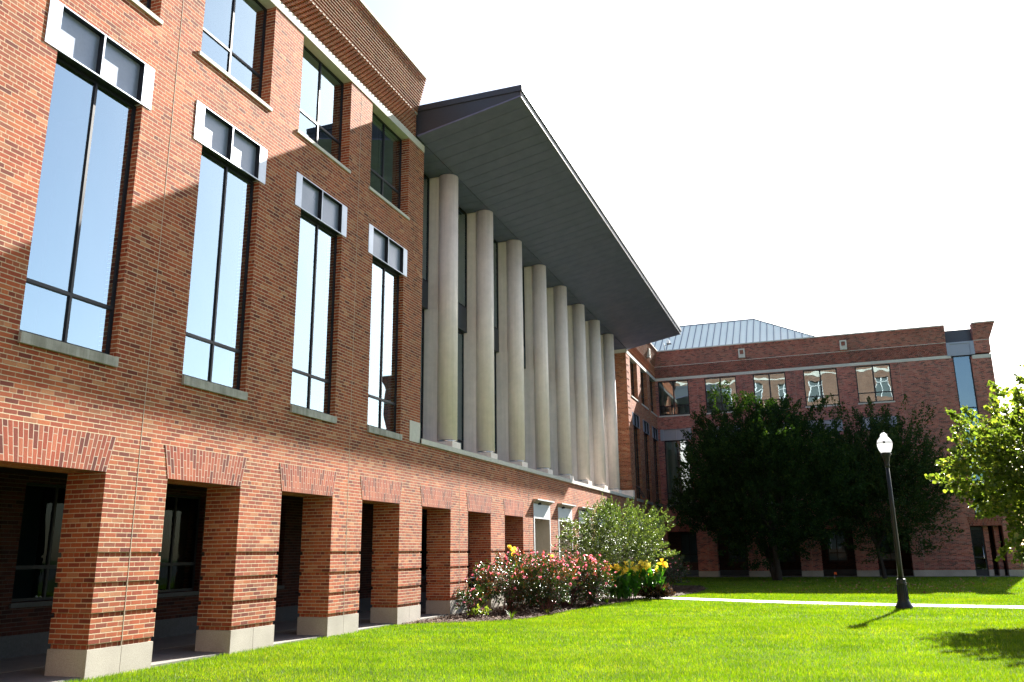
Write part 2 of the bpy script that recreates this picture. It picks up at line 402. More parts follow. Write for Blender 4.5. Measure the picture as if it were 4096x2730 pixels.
# ------------------------------------------------------------------ LONG FRONT (wing A)
G = M['glass']
XE = 19.40                                           # where the colonnade begins
XR = 45.45                                           # where the brick goes on after it
kA = range(-1, 4)
op = []
for k in kA:
    op.append((7.69+P*k, 9.303+P*k, 4.40, 8.52)); op.append((7.470+P*k, 9.465+P*k, 8.509, 9.228)); op.append((7.462+P*k, 9.470+P*k, 10.16, 12.44))
mb = MB(); wall_grid(mb, TA, 2.9, XE, LINT, 12.44, 0, .36, op)
w = mb.build('wall', M['brick'], BLD)
mb = MB()                                            # brick below the column ledge, over arcade and ground windows
wall_grid(mb, TA, XE, XB, LINT, 4.30, 0.0, .36, [])
mb.build('wall', M['brick'], BLD)
# return wall after the colonnade
opr = []
for k in range(3):
    o_ = 46.45+2.97*k
    opr.append((o_, o_+2.0, 10.16, 12.44)); opr.append((o_+.2, o_+1.8, 4.42, 8.52)); opr.append((o_+.004, o_+1.996, 8.509, 9.228))
mb = MB(); wall_grid(mb, TA, XR+.58, XB, 4.30, 12.44, 0, .66, opr)
mb.build('wall', M['brick'], BLD)
def quoin(T, u0, u1, z0, z1, d1, left):
    mb = MB(); z = z0; g = GROOVES[-1]+.4065
    while g < z0: g += .4065
    r = .03
    while g < z1-.07:
        mb.box(u0, u1, 0, d1, z, g, T)
        mb.box(u0+(r if left else 0), u1-(0 if left else r), r, d1-r, g, g+.0678, T); z = g+.0678; g += .4065
    mb.box(u0, u1, 0, d1, z, z1, T)
    return mb.build('quoin', M['brick'], BLD)
# the corner pier ends are grooved every sixth course: cut the flat wall back and set them in
quoin(lambda u, d, z: (u, d-.004, z), 18.83, XE+.004, 4.83, 12.436, .30, False)
quoin(TA, XR, XR+.578, 4.79, 12.44, .66, True)
mb = MB(); mb.box(18.82, XE+.008, -.012, .30, 4.31, 4.83); mb.build('corner_block', M['limestone'], BLD)
mb = MB(); mb.box(XR+.0, XR+.40, -.06, .66, 4.43, 4.79); mb.build('corner_block', M['precast'], BLD)

# windows of the first four bays
for k in kA:
    u0, u1 = 7.69+P*k, 9.303+P*k
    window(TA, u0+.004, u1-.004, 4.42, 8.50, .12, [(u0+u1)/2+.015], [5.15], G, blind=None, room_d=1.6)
    sill(TA, u0-.005, u1+.012, 4.255, 4.40, M['sill_stone'])
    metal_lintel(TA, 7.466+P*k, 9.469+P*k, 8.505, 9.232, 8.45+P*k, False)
    v0, v1 = 7.462+P*k, 9.470+P*k
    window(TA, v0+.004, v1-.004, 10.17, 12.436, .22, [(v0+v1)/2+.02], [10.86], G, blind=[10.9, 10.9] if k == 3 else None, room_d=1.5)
    sill(TA, v0-.06, v1+.05, 10.085, 10.16, M['limestone'], .035, .24)
for k in range(3):
    o_ = 46.45+2.97*k
    window(TA, o_+.004, o_+1.996, 10.17, 12.436, .22, [o_+1.0], [10.86], G, back='room')
    sill(TA, o_-.05, o_+2.05, 10.085, 10.16, M['limestone'], .035, .24)
    window(TA, o_+.204, o_+1.796, 4.42, 8.50, .12, [o_+1.0], [5.15], G, back='room')
    sill(TA, o_+.15, o_+1.85, 4.27, 4.42, M['sill_stone'])
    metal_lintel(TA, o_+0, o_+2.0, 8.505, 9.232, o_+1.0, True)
# one lower casement stands open on the return wall
mb = MB()
Tc = lambda u, d, z: (46.72+u*.8, -.02-.30*(1-(z-4.47)/.62) , z)
for a, b, c, e in ((0,.06,0,.62),(.86,.92,0,.62),(.06,.86,0,.05),(.06,.86,.57,.62),(.43,.48,.05,.57)):
    p = [(a,c),(b,c),(b,e),(a,e)]
    q0 = [Tc(u, 0, 4.47+z) for u, z in p]; q1 = [(x, y+.035, z) for x, y, z in q0]
    n = len(mb.v); mb.v += q0+q1
    for f in ((0,1,2,3),(7,6,5,4),(0,4,5,1),(1,5,6,2),(2,6,7,3),(3,7,4,0)): mb.f.append(tuple(n+i for i in f)); mb.sm.append(False)
mb.build('open_casement', M['dark_frame'], BLD)

# limestone band and parapet
def band(T, u0, u1, z0=12.44, z1=12.64, proud=.018, step=1.5, d1=.36):
    o = None; mb = MB(); u = u0
    while u < u1-1e-3:
        v = min(u+step, u1); mb.box(u, v-.006, -proud, d1, z0, z1, T); u = v
    mb.box(u0+.004, u1-.010, .01, d1-.02, z0+.002, z1-.002, T)
    return mb.build('stone_band', M['limestone'], BLD)
band(TA, 2.9, 19.41); band(TA, XR-.04, XB, d1=.70)

def parapet(T, u0, u1, m, mfl, dentil=True, top=ZT, flare=.27, coping=True, end_flare=0.0):
    """lower zone of diagonal projecting bricks, upper zone stepping out course by course"""
    mb = MB(); c = .06775
    mb.box(u0, u1, 0.028 if dentil else 0.0, .36, 12.64, 13.40, T)
    lo = mb.build('parapet', m, BLD)
    if dentil:
        d = MB(); row = 0; z = 12.645
        while z < 13.36:
            u = u0 + (.06 if row % 2 else .13)
            while u < u1-.1:
                # corner of a brick turned 45 degrees
                p = [(u-.056, .028), (u, -.042), (u+.056, .028)]
                n = len(d.v); d.v += [T(a, b, z+.004) for a, b in p]+[T(a, b, z+c-.008) for a, b in p]
                for f in ((0,1,2),(5,4,3),(0,3,4,1),(1,4,5,2)): d.f.append(tuple(n+i for i in f)); d.sm.append(False)
                u += .14
            z += c; row += 1
        d.build('dogtooth_brick', m, lo)
    f = MB(); g_ = MB(); z = 13.40; n = int(round((top-13.40)/c)); 
    for i in range(n):
        out = flare*(i+.6)/n; e = end_flare*(i+.6)/n
        zi, zj = 13.40+i*(top-13.40)/n, 13.40+(i+1)*(top-13.40)/n
        f.box(u0, u1+e, -out, .36, zi+.012, zj, T); g_.box(u0, u1+max(e-.014, 0), -out+.016, .36, zi, zi+.012, T)
    f.build('corbelled_parapet', mfl, lo); g_.build('mortar_beds', M['mortar'], lo)
    k = MB(); k.box(u0, u1, -.008, .1, 13.385, 13.40+.011, T); k.build('mortar_line', M['limestone'], lo)
    if coping:
        k = MB(); k.box(u0, u1+end_flare, -flare-.02, .42, top, top+.07, T); k.build('coping', M['limestone'], lo)
    return lo
parapet(TA, 2.9, 18.95, M['brick'], M['brick'])
parapet(TA, 46.4, XB-.0, M['brick'], M['brick'])
# main roof volumes behind the parapets keep the daylight out
mb = MB(); mb.box(2.9, XR+.58, 4.5, 12, 0, 14.3); mb.box(2.9, 18.9, .40, 4.4, 13.9, 14.2)
mb.build('roof', M['fascia'], BLD)

# ---- arcade
for k in range(-1, 7):
    pier(TA, A0+P*(k-0), A0+P*k+PW if k < 6 else 28.49, 0, .71, M['brick'])
    arch(TA, A0+P*k-(P-PW)/2, (P-PW)/2, M['brick_arch'])
mb = MB(); mb.box(2.9, 28.5, .362, .71, LINT, 3.2); mb.build('lintel_wall', M['brick'], BLD)
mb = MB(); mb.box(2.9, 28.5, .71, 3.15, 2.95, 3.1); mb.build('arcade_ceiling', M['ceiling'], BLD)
# inner wall of the arcade with its windows
wins = [(A0+P*k-(P-PW)/2) for k in range(-1, 7)]
mb = MB(); wall_grid(mb, TA, 2.9, 28.5, .351, 2.95, 3.1, 3.5, [(c-.74, c+.74, .86, 2.83) for c in wins])
mb.box(2.9, 3.2, .71, 3.1, 0, 2.95); mb.box(28.2, 28.5, .71, 3.1, 0, 2.95)
iw = mb.build('arcade_wall', M['brick_shade'], BLD)
mb = MB(); mb.box(3.2, 28.2, 3.08, 3.5, 0, .351); mb.build('base_block', M['shade_toned_stone'], iw)
for c in wins:
    window(TA, c-.736, c+.736, .87, 2.826, 3.22, [c], [1.42], M['glass_dim'], room_d=1.2)
    s_ = MB(); s_.box(c-.78, c+.78, 3.05, 3.24, .78, .858); s_.build('sill', M['shade_toned_stone'], iw)
# arcade floor
mb = MB(); x = 2.9
while x < 28.5:
    mb.box(x, x+1.494, .06, 1.55, -.3, .006); mb.box(x, x+1.494, 1.556, 3.09, -.3, .010); x += 1.5
mb.box(2.9, 28.5, .07, 3.0, -.3, .0)
fl = mb.build('walkway', M['paving']); tag(fl, kind='structure')

# ---- ground floor windows with pale hoods
g0, gp, gw = 28.53, 2.97, 1.93
for k in range(9):
    u0 = g0+gp*k
    if u0 > 53: break
    pu1 = min(u0+gp, XB)
    pier(TA, u0+gw, pu1, 0, .6, M['brick'])
    f = MB()
    f.box(u0, u0+.09, -.015, .3, 0, 2.79); f.box(u0+gw-.09, u0+gw, -.015, .3, 0, 2.79); f.box(u0, u0+gw, -.012, .05, 2.79, 3.25)
    f.box(u0+.09, u0+gw-.09, -.014, .05, 2.74, 2.79)
    fr = f.build('window_surround', M['white_metal'], BLD)
    b = MB(); b.box(u0+gw-.10, u0+gw-.092, .3, .62, 0, 2.78); b.box(u0+.09, u0+gw-.1, .28, .62, 2.72, 2.78); b.box(u0+.02, u0+.09, .3, .62, 0, 2.78); b.box(u0+gw-.095, u0+gw-.0905, -.01, .3, 0, 2.74)
    b.build('reveal', M['beige'], fr)
    p_ = MB(); p_.box(u0, u0+gw, .62, .68, .0, 2.79); p_.build('back_panel', M['beige'], fr)
    h = MB(); h.prism([(-.18, 3.37), (0, 3.262), (0, 3.40), (-.18, 3.395)], u0-.05, u0+gw, TA); h.build('hood', M['beige'], fr)
    h = MB(); h.box(u0-.05, u0+gw, -.192, -.181, 3.362, 3.402); h.build('hood_edge', M['white_metal'], fr)
    br = MB(); br.box(u0+.5, u0+.53, -.13, 0.0, 3.22, 3.30); br.build('hood_bracket', M['dark_frame'], fr)
mb = MB(); mb.box(28.49, XB, .05, .36, LINT-.01, LINT+.004)

# ---- colonnade
mb = MB(); xs = XE+.01
u = XE-.0; first = True
cols = [21.64 + k*(42.25-21.64)/7 for k in range(8)]
cuts = [XE] + [x for c in cols for x in (c+.33, c+.55)] + [XR+.30]
for a, b in zip(cuts[:-1], cuts[1:]): mb.box(a, b-.007, -.06, .95, 4.302, 4.43)
mb.box(XE, XR+.29, -.05, .94, 4.31, 4.425)
mb.build('stone_ledge', M['limestone'], BLD)
for c in cols:
    mb = MB(); mb.lathe([(.297, 4.655), (.297, 12.70)], (c, .245, 0), 64); col = mb.build('column', M['precast'], BLD)
    mb = MB(); mb.lathe([(.285, 4.60), (.285, 4.656)], (c, .245, 0), 48); mb.build('collar', M['steel'], col)
    mb = MB(); mb.box(c-.30, c-.004, -.058, .60, 4.43, 4.60); mb.box(c+.002, c+.29, -.058, .60, 4.43, 4.60); mb.build('plinth', M['precast'], col)
    mb = MB(); mb.box(c-.20, c+.20, .40, .96, 4.435, 8.53); mb.box(c-.18, c+.18, .40, .80, 8.542, 12.70); mb.box(c-.17, c+.17, .42, .79, 8.52, 8.55)
    mb.build('fin_wall', M['precast'], BLD)
# glazing between the fins
eds = [XE+.02] + cols + [XR]
for i in range(len(eds)-1):
    a = eds[i]+(.20 if i > 0 else 0); b = eds[i+1]-(.20 if i < len(cols) else 0)
    um = [(a+b)/2]
    window(TA, a, b, 4.44, 8.52, .90, um, [4.98], G, fw=.05)
    window(TA, a+.0, b-.0, 9.33, 12.69, .80, um, [], G, fw=.05)
    mb = MB(); mb.box(a, b, .79, 1.06, 8.525, 9.325); mb.build('spandrel_panel', M['fascia'], BLD)

# ---- canopy
CAN = MB()
X0, X1, YC = 18.95, 46.0, -3.04
CAN.prism([(0.6, 12.76), (0.0, 12.76), (YC+.03, 13.35), (YC+.03, 13.60), (0.6, 13.60)], X0, X1, TA)
can = CAN.build('canopy', M['fascia'], BLD)
sp_ = MB(); x = X0; n_ = 0
while x < X1-.02:
    x2 = min(x+.52, X1)
    for prof in ([(YC+.02, 13.31), (-.012, 12.715), (-.012, 12.757), (YC+.02, 13.345)], [(.012, 12.712), (1.0, 12.712), (1.0, 12.757), (.012, 12.757)]):
        if x > XE or prof[0][0] < 0: sp_.prism(prof, x, x2-.018, TA)
    x += .52
sp_.build('soffit', M['soffit'], can)
e = MB(); e.box(X0-.03, X1+.03, YC-.06, .5, 13.47, 13.64); e.build('roof_edge', M['fascia'], can)
e = MB(); e.box(X0+.02, X1-.02, YC-.012, YC+.02, 13.30, 13.47); e.build('gutter', M['gutter'], can)
e = MB(); e.box(XE+.02, XR+.55, .36, 1.1, 12.70, 12.758); 
mb = MB(); mb.box(XE, XR+.6, 1.08, 1.3, 12.5, 14.2); mb.build('upper_wall', M['fascia'], BLD)

# ------------------------------------------------------------------ COURT FRONT (wing B)
BB = M['brick_back']; GB = M['glass_back']
uw = [(.17+3.025*k, 2.15+3.025*k) for k in range(5)]
opB = [(a, b, 10.12, 12.40) for a, b in uw]
tl = [(a+.2, b-.2) for a, b in uw]
opB += [(a, b, 4.42, 8.52) for a, b in tl] + [(a-.016, b-.004, 8.509, 9.228) for a, b in uw]
opB.append((17.66, 18.62, 3.3, 12.56))
mb = MB(); wall_grid(mb, TB, 0.0, 19.70, LINT, 12.44, 0, .4, [(a, b, c, min(d_, 12.44)) for a, b, c, d_ in opB])
mb.build('wall', BB, BLD)
mb = MB(); mb.box(XB+.4, XB+9, -19.7, 12, 3.2, 14.2); mb.box(XB+3.4, XB+9, -19.7, 12, 0, 3.2); mb.build('roof', M['fascia'], BLD)
mb = MB(); mb.box(XB+.505, XB+9, -19.70, -19.3, 0.0, 2.745); mb.box(XB+.405, XB+9, -19.702, -19.3, 2.75, 12.44); mb.build('side_wall', BB, BLD)
for i, (a, b) in enumerate(uw):
    bl = {0: [10.85, 10.85], 1: [10.85, 11.3], 2: [11.0, 10.9]}.get(i)
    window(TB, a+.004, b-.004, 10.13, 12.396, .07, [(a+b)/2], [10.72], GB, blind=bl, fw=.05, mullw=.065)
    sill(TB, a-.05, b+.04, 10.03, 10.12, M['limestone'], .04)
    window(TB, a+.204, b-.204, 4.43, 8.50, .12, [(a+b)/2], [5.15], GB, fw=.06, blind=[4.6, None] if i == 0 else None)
    sill(TB, a+.17, b-.17, 4.27, 4.42, M['sill_stone'])
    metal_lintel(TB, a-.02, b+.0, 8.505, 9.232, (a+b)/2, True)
window(TB, 17.664, 18.616, 3.4, 12.55, .07, [], [9.45, 8.36, 5.2], GB, fw=.05)
band(TB, 0.0, 17.60, z1=12.62); band(TB, 18.70, 19.71, z1=12.52, z0=12.30, step=1.1)
parapet(TB, -.2, 17.42, BB, BB, dentil=True, top=14.36, flare=.27)
parapet(TB, 18.88, 19.72, BB, BB, dentil=False, top=14.36, flare=.27, end_flare=.36)
mb = MB(); mb.box(17.42, 17.62, -.03, .4, 12.57, 13.38, TB); mb.box(18.66, 18.88, -.03, .4, 12.57, 13.38, TB); mb.box(17.62, 18.66, -.03, .4, 13.28, 13.38, TB); mb.box(17.62, 18.66, .02, .4, 12.57, 13.28, TB)
mb.build('metal_head', M['grey_panel'], BLD)
mb = MB(); mb.box(-.2, 17.4, .36, 2.4, 13.3, 13.9, TB); mb.box(17.4, 19.7, .36, 2.4, 12.6, 13.2, TB); mb.build('roof', M['fascia'], BLD)
# ground openings
gr = [(.24, 2.05), (3.26, 5.05), (6.27, 8.08), (9.29, 11.13), (12.33, 14.13)]
ps = [(2.05, 3.26), (5.05, 6.27), (8.08, 9.29), (11.13, 12.33), (14.13, 17.30), (18.93, 19.70)]
pier(TB, 0, .24, 0, .7, BB, joint=False)
for a, b in ps: pier(TB, a, b, 0, .7 if b < 19 else .5, BB)
for a, b in ((18.03, 18.28), (18.55, 18.80)): pier(TB, a, b, .5, .95, BB, joint=False)
for a, b in gr: arch(TB, (a+b)/2, (b-a)/2, M['arch_back'])
arch(TB, 18.12, .82, M['arch_back'])
mb = MB(); wall_grid(mb, TB, -.2, 19.3, .351, 3.2, 3.0, 3.4, [((a+b)/2-.55, (a+b)/2+.55, .84, 2.7) for a, b in gr])
mb.box(XB+.36, XB+3.0, -19.3, .2, 2.9, 3.2)
bw_ = mb.build('arcade_wall', M['brick_shade'], BLD)
mb = MB(); mb.box(XB+2.98, XB+3.4, -19.3, .2, 0, .351); mb.build('base_block', M['shade_toned_stone'], bw_)
for a, b in gr:
    c = (a+b)/2; window(TB, c-.546, c+.546, .85, 2.696, 3.1, [c], [1.34], M['glass_dim'], fw=.05, room_d=1.0)
mb = MB(); mb.box(XB-.1, XB+3.1, -19.3, .3, -.3, .02); tag(mb.build('walkway', M['paving']), kind='structure')
# glazed door at the right end with its handle
mb = MB()
Td = lambda u, d, z: TB(17.34+u, .62+d, z)
for a, b, c, e_ in ((0,.1,0,2.7),(.62,.7,0,2.7),(.1,.62,0,.35),(.1,.62,2.55,2.7),(.1,.62,1.0,1.06)): mb.box(a, b, 0, .08, c, e_, Td)
dr = mb.build('door', M['dark_frame'], BLD)
mb = MB(); mb.quad(Td(.1,.04,.35), Td(.62,.04,.35), Td(.62,.04,2.55), Td(.1,.04,2.55)); mb.build('pane', M['glass_dim'], dr, recalc=False)
mb = MB(); mb.tube([Td(.56,-.06,.95), Td(.56,-.06,1.75)], [.018,.018], 8); mb.build('handle', M['steel'], dr)
# square drain outlets in the parapet
def outlet(T, u, z, d=-.215):
    mb = MB(); a = .20; t = .115
    mb.box(u-a, u+a, d, d+.2, z-.30, z-.06, T); mb.box(u-a, u+a, d, d+.2, z+.21, z+.29, T)
    mb.box(u-a, u-t, d, d+.2, z-.06, z+.21, T); mb.box(u+t, u+a, d, d+.2, z-.06, z+.21, T)
    o = mb.build('drain_outlet', M['limestone'], BLD)
    i = MB(); i.box(u-t, u+t, d+.15, d+.17, z-.06, z+.21, T); i.build('opening', M['fascia'], o)
    i = MB(); i.box(u-.06, u+.06, d-.05, d+.02, z-.115, z-.075, T); i.build('spout', M['limestone'], o)
outlet(TB, 5.67, 13.80); outlet(TB, 11.75, 13.77); outlet(TA, 51.9, 13.80)
# thin movement joints down the brickwork
jm = plain_mat('sealant_joint', (.42,.34,.26), .8, .2)
for T_, us_ in ((TA, [9.95+.0, 15.97, 21.99, 28.02, 34.0]), (TB, [2.72, 8.73, 14.75])):
    for u in us_:
        mb = MB(); top = 12.44 if (T_ is TB or u < XE) else 4.30
        mb.box(u-.0045, u+.0045, -.0035, .02, .36, top, T_); mb.build('movement_joint', jm, BLD)

M['seam'] = plain_mat('roof_seam', (.16,.18,.24), .5)
# hipped zinc roof behind the court front
mb = MB()
ye, yw = -11.6, 14.0; xe0, xe1 = 57.3, 66.5; ze, zr = 14.6, 18.0
r0, r1 = (61.9, -6.2, zr), (61.9, 9.0, zr)
c0, c1_, c2_, c3_ = (xe0, ye, ze), (xe0, yw, ze), (xe1, yw, ze), (xe1, ye, ze)
mb.poly([c0, c1_, r1, r0]); mb.poly([c3_, c0, r0]); mb.poly([c2_, c3_, r0, r1]); mb.poly([c1_, c2_, r1])
hip = mb.build('metal_roof', M['roofmetal'], BLD)
nrm = Vector((-(zr-ze), 0, (61.9-xe0))).normalized()*.05
y = ye+.35
while y < yw:
    if y < -6.2: t = (y-ye)/(-6.2-ye)
    elif y > 9: t = (yw-y)/(yw-9)
    else: t = 1
    a = Vector((xe0, y, ze)); b = a.lerp(Vector((61.9, y, zr)), t)
    q = [a, b, b+nrm, a+nrm]; sm = MB()
    for s_ in (-.02, .02): sm.poly([tuple(p+Vector((0, s_, 0))) for p in q])
    sm.poly([tuple(a+nrm+Vector((0,-.02,0))), tuple(b+nrm+Vector((0,-.02,0))), tuple(b+nrm+Vector((0,.02,0))), tuple(a+nrm+Vector((0,.02,0)))])
    sm.build('standing_seam', M['seam'], hip); y += .46
for a, b in ((c0, r0), (r0, r1), (c3_, r0)):
    sm = MB(); sm.tube([a, b], [.05, .05], 6); sm.build('ridge_cap', M['fascia'], hip)

# ------------------------------------------------------------------ ground
def ground_mat(name, c1, c2, c3, sc_=3.5, bd=.03):
    m, nt, out = mat(name); geo = N(nt, 'ShaderNodeNewGeometry'); Pn = geo.outputs['Position']
    a = noise(nt, Pn, sc_, 6, .65); b = noise(nt, Pn, 90, 4, .7); d = noise(nt, Pn, .35, 3)
    c = mixc(nt, ramp(nt, a, [(.35, (0,)*3), (.65, (1,)*3)]), c1, c2); c = mixc(nt, ramp(nt, b, [(.45, (0,)*3), (.7, (.8,)*3)]), c, c3)
    c = mixc(nt, 1, c, ramp(nt, d, [(.3, (.85,)*3), (.7, (1.12,)*3)]), 'MULTIPLY')
    pbsdf(nt, out, c, .95, .1, 0, bump(nt, b, 1, bd)); return m
M['lawn'] = ground_mat('lawn_soil', (.045,.085,.006), (.06,.10,.007), (.035,.06,.006))
M['mulch'] = ground_mat('bark_mulch', (.055,.030,.019), (.085,.048,.030), (.03,.018,.012), 14, .03)
mb = MB(); mb.quad((-400,-400,-.03), (600,-400,-.03), (600,400,-.03), (-400,400,-.03))
tag(mb.build('ground', M['lawn'], recalc=False), kind='structure')
M['bounce_cut_ground'] = ground_mat('bounce_cut_ground', (.045,.045,.045), (.055,.055,.055), (.035,.035,.035), 3, .006)  # dark tone for ground added out of view, cuts bounce light
mb = MB(); mb.quad((-60,-90,-.02), (3.5,-90,-.02), (3.5,.0,-.02), (-60,.0,-.02)); mb.quad((3.5,-90,-.02), (120,-90,-.02), (120,-36,-.02), (3.5,-36,-.02))
tag(mb.build('bounce_cut_sheet', M['bounce_cut_ground'], recalc=False), kind='structure')  # unseen dark sheets, added to lower the light bounced off the lawn
# path
PATH = [(31.6,-1.0), (30.65,-3.85), (29.55,-5.9), (28.45,-8.05), (27.55,-11.0), (26.85,-14.2), (26.3,-18.0), (25.6,-30)]
def path_x(y):
    for (xa, ya), (xb, yb) in zip(PATH[:-1], PATH[1:]):
        if yb <= y <= ya: t = (ya-y)/(ya-yb); return xa+(xb-xa)*t
    return 31.6 if y > -1 else 25.6
PWID = .60
mb = MB(); ys = np.arange(-1.2, -30, -1.52)
for y0_, y1_ in zip(ys[:-1], ys[1:]):
    xa, xb = path_x(y0_), path_x(y1_+.03); yb_ = y1_+.03
    pts = [(xa-PWID, y0_), (xb-PWID, yb_), (xb+PWID, yb_), (xa+PWID, y0_)]
    mb.poly([(x, y, -.012) for x, y in pts]); 
    for (x1_, y1b), (x2_, y2b) in zip(pts, pts[1:]+pts[:1]): mb.quad((x1_, y1b, -.012), (x2_, y2b, -.012), (x2_, y2b, -.1), (x1_, y1b, -.1))
tag(mb.build('path', M['path']), kind='structure')
# mulch bed
BED = [(18.2,-.11), (18.75,-.42), (19.05,-1.0), (19.35,-1.5), (19.85,-1.98), (20.6,-2.42), (22.4,-2.58), (24.6,-2.74), (26.8,-3.08), (29.2,-3.45), (30.6,-3.9), (31.6,-4.3), (34.0,-4.7), (38.0,-4.6), (41,-3.9), (42,0.0)]
mb = MB(); mb.poly([(x, y, -.014) for x, y in BED]+[(42,.0,-.014), (28.49,-.0,-.014), (18.2,-.05,-.014)])
me_ = mb.build('mulch_bed', M['mulch'], recalc=False); tag(me_, kind='structure')
def bed_y(x):
    for (xa, ya), (xb, yb) in zip(BED[:-1], BED[1:]):
        if xa <= x <= xb and xb > xa: return ya+(yb-ya)*(x-xa)/(xb-xa)
    return 0
bx = np.array([p[0] for p in BED]); by = np.array([p[1] for p in BED])
px_ = np.array([p[0] for p in PATH[::-1]]); py_ = np.array([p[1] for p in PATH[::-1]])
def on_lawn(x, y, wob=0):
    ok = (y < .05+wob*.8) & ~((x > 18.2) & (x < 42) & (y > np.interp(x, bx, by)+wob))
    pxx = np.interp(y, py_, px_); ok &= ~((np.abs(x-pxx) < PWID-.02+wob) & (y < -1)); ok &= x < XB-.15
    return ok
CAM = np.array([0, -9.5, 1.55])
def in_view(x, y, margin=1.0):
    yaw = math.radians(19.712); dx, dy = x-CAM[0], y-CAM[1]
    f = dx*math.cos(yaw)+dy*math.sin(yaw); s = dx*math.sin(yaw)-dy*math.cos(yaw)
    return (f > 3) & (np.abs(s) < f*.62+margin+1.5)
# turf blades: nobody could count them
VV = []; TT = []; base = 0
for (xa, xb, ya, yb, dens, hgt, wid) in ((7, 15, -16, .12, 2600, .050, .0075), (15, 22, -20, .12, 1500, .052, .011), (22, 34, -26, 0, 750, .055, .016), (34, 54.3, -30, 0, 260, .06, .028), (1.0, 7, -12, 0, 500, .05, .009)):
    n = int((xb-xa)*(yb-ya)*dens); x = RNG.uniform(xa, xb, n); y = RNG.uniform(ya, yb, n)
    k = on_lawn(x, y, RNG.normal(0, .035, n)) & in_view(x, y); x, y = x[k], y[k]; n = len(x)
    patch = .5+.5*np.sin(x*1.3+1.7*np.sin(y*.9))*np.sin(y*1.1+x*.35)
    h = hgt*(.75+.35*patch)*RNG.uniform(.5, 1.25, n); a = RNG.uniform(0, 2*PI, n); w_ = wid*RNG.uniform(.7, 1.3, n)
    lean = RNG.uniform(.1, .75, n)*h; la = RNG.uniform(0, 2*PI, n)
    v = np.zeros((n, 3, 3)); cx, cy = np.cos(a)*w_/2, np.sin(a)*w_/2
    v[:,0] = np.c_[x-cx, y-cy, np.full(n, -.035)]; v[:,1] = np.c_[x+cx, y+cy, np.full(n, -.035)]
    v[:,2] = np.c_[x+np.cos(la)*lean, y+np.sin(la)*lean, h-.03]
    VV.append(v.reshape(-1, 3)); TT.append(np.arange(n*3).reshape(-1, 3)+base); base += n*3
grass_leaf = leaf_mat('grass_blade', [(0,(.052,.115,.004)),(.5,(.090,.180,.005)),(.9,(.130,.215,.009)),(1,(.26,.28,.07))], .42, .42, .22, (1.7,1.6,.25), lawn=True)
tag(np_mesh('grass', np.concatenate(VV), np.concatenate(TT), grass_leaf), 'short mown green grass of the lawn in front of the building', 'grass', kind='stuff')
# a few fallen leaves on the shaded grass
n = 260; fx = RNG.normal(41, 5, n); fy = RNG.normal(-12.5, 3.2, n); k = on_lawn(fx, fy) & (fx > 34) & (fx < 53)
fl_leaf = leaf_mat('fallen_leaf', [(0,(.16,.09,.03)),(1,(.34,.22,.08))], .2, .6, .2, (1,1,1))
FALL = np.c_[fx[k], fy[k], np.full(k.sum(), .025)]
# mulch chips
n = 26000; x = RNG.uniform(18, 42, n)**1.0; y = RNG.uniform(-4.8, -.05, n)
k = (y > np.interp(x, bx, by)-.02) & (x > 18.3); x, y = x[k], y[k]; n = len(x)
a = RNG.uniform(0, 2*PI, n); l_ = RNG.uniform(.02, .06, n)*(1+(x-18)*.03); w_ = RNG.uniform(.006, .014, n); z = RNG.uniform(-.008, .018, n); ti = RNG.normal(0, .012, n)
ca, sa = np.cos(a), np.sin(a)
v = np.stack([np.c_[x-ca*l_-sa*w_, y-sa*l_+ca*w_, z-ti], np.c_[x-ca*l_+sa*w_, y-sa*l_-ca*w_, z-ti+.004], np.c_[x+ca*l_+sa*w_, y+sa*l_-ca*w_, z+ti+.004], np.c_[x+ca*l_-sa*w_, y+sa*l_+ca*w_, z+ti]], 1)
chip = leaf_mat('mulch_chip', [(0,(.03,.017,.011)),(.5,(.075,.042,.028)),(.9,(.12,.07,.045)),(1,(.22,.15,.10))], .0, .8, .2)
tag(np_mesh('mulch', v.reshape(-1,3), np.arange(n*4).reshape(-1,4), chip), 'brown bark mulch chips covering the planting bed', 'mulch', kind='stuff')

# ------------------------------------------------------------------ foliage
def leaves(name, C0, mat_, parent, size=.08, aspect=.6, up=.3, jitter=.25, dirs=None, fold=.18):
    """C0 (n,3) leaf positions; one folded six-corner blade per position"""
    n = len(C0); s = size*RNG.uniform(1-jitter, 1+jitter, n)[:, None]
    d = RNG.normal(0, 1, (n, 3)); 
    if dirs is not None: d = d*.55+dirs
    d /= np.linalg.norm(d, axis=1)[:, None]
    u = RNG.normal(0, 1, (n, 3)); u[:, 2] += up*3; sd = np.cross(d, u); sd /= np.linalg.norm(sd, axis=1)[:, None]+1e-9
    nn = np.cross(sd, d)
    w = s*aspect/2
    v = np.stack([C0-d*s*.5, C0-d*s*.12+sd*w+nn*w*fold*2, C0+d*s*.22+sd*w*.8+nn*w*fold*2, C0+d*s*.5, C0+d*s*.22-sd*w*.8+nn*w*fold*2, C0-d*s*.12-sd*w+nn*w*fold*2], 1)
    i = np.arange(n)[:, None]*6
    F = np.concatenate([i+np.array([[0,1,2,3]]), i+np.array([[0,3,4,5]])], 0)
    return np_mesh(name, v.reshape(-1,3), F, mat_, parent)

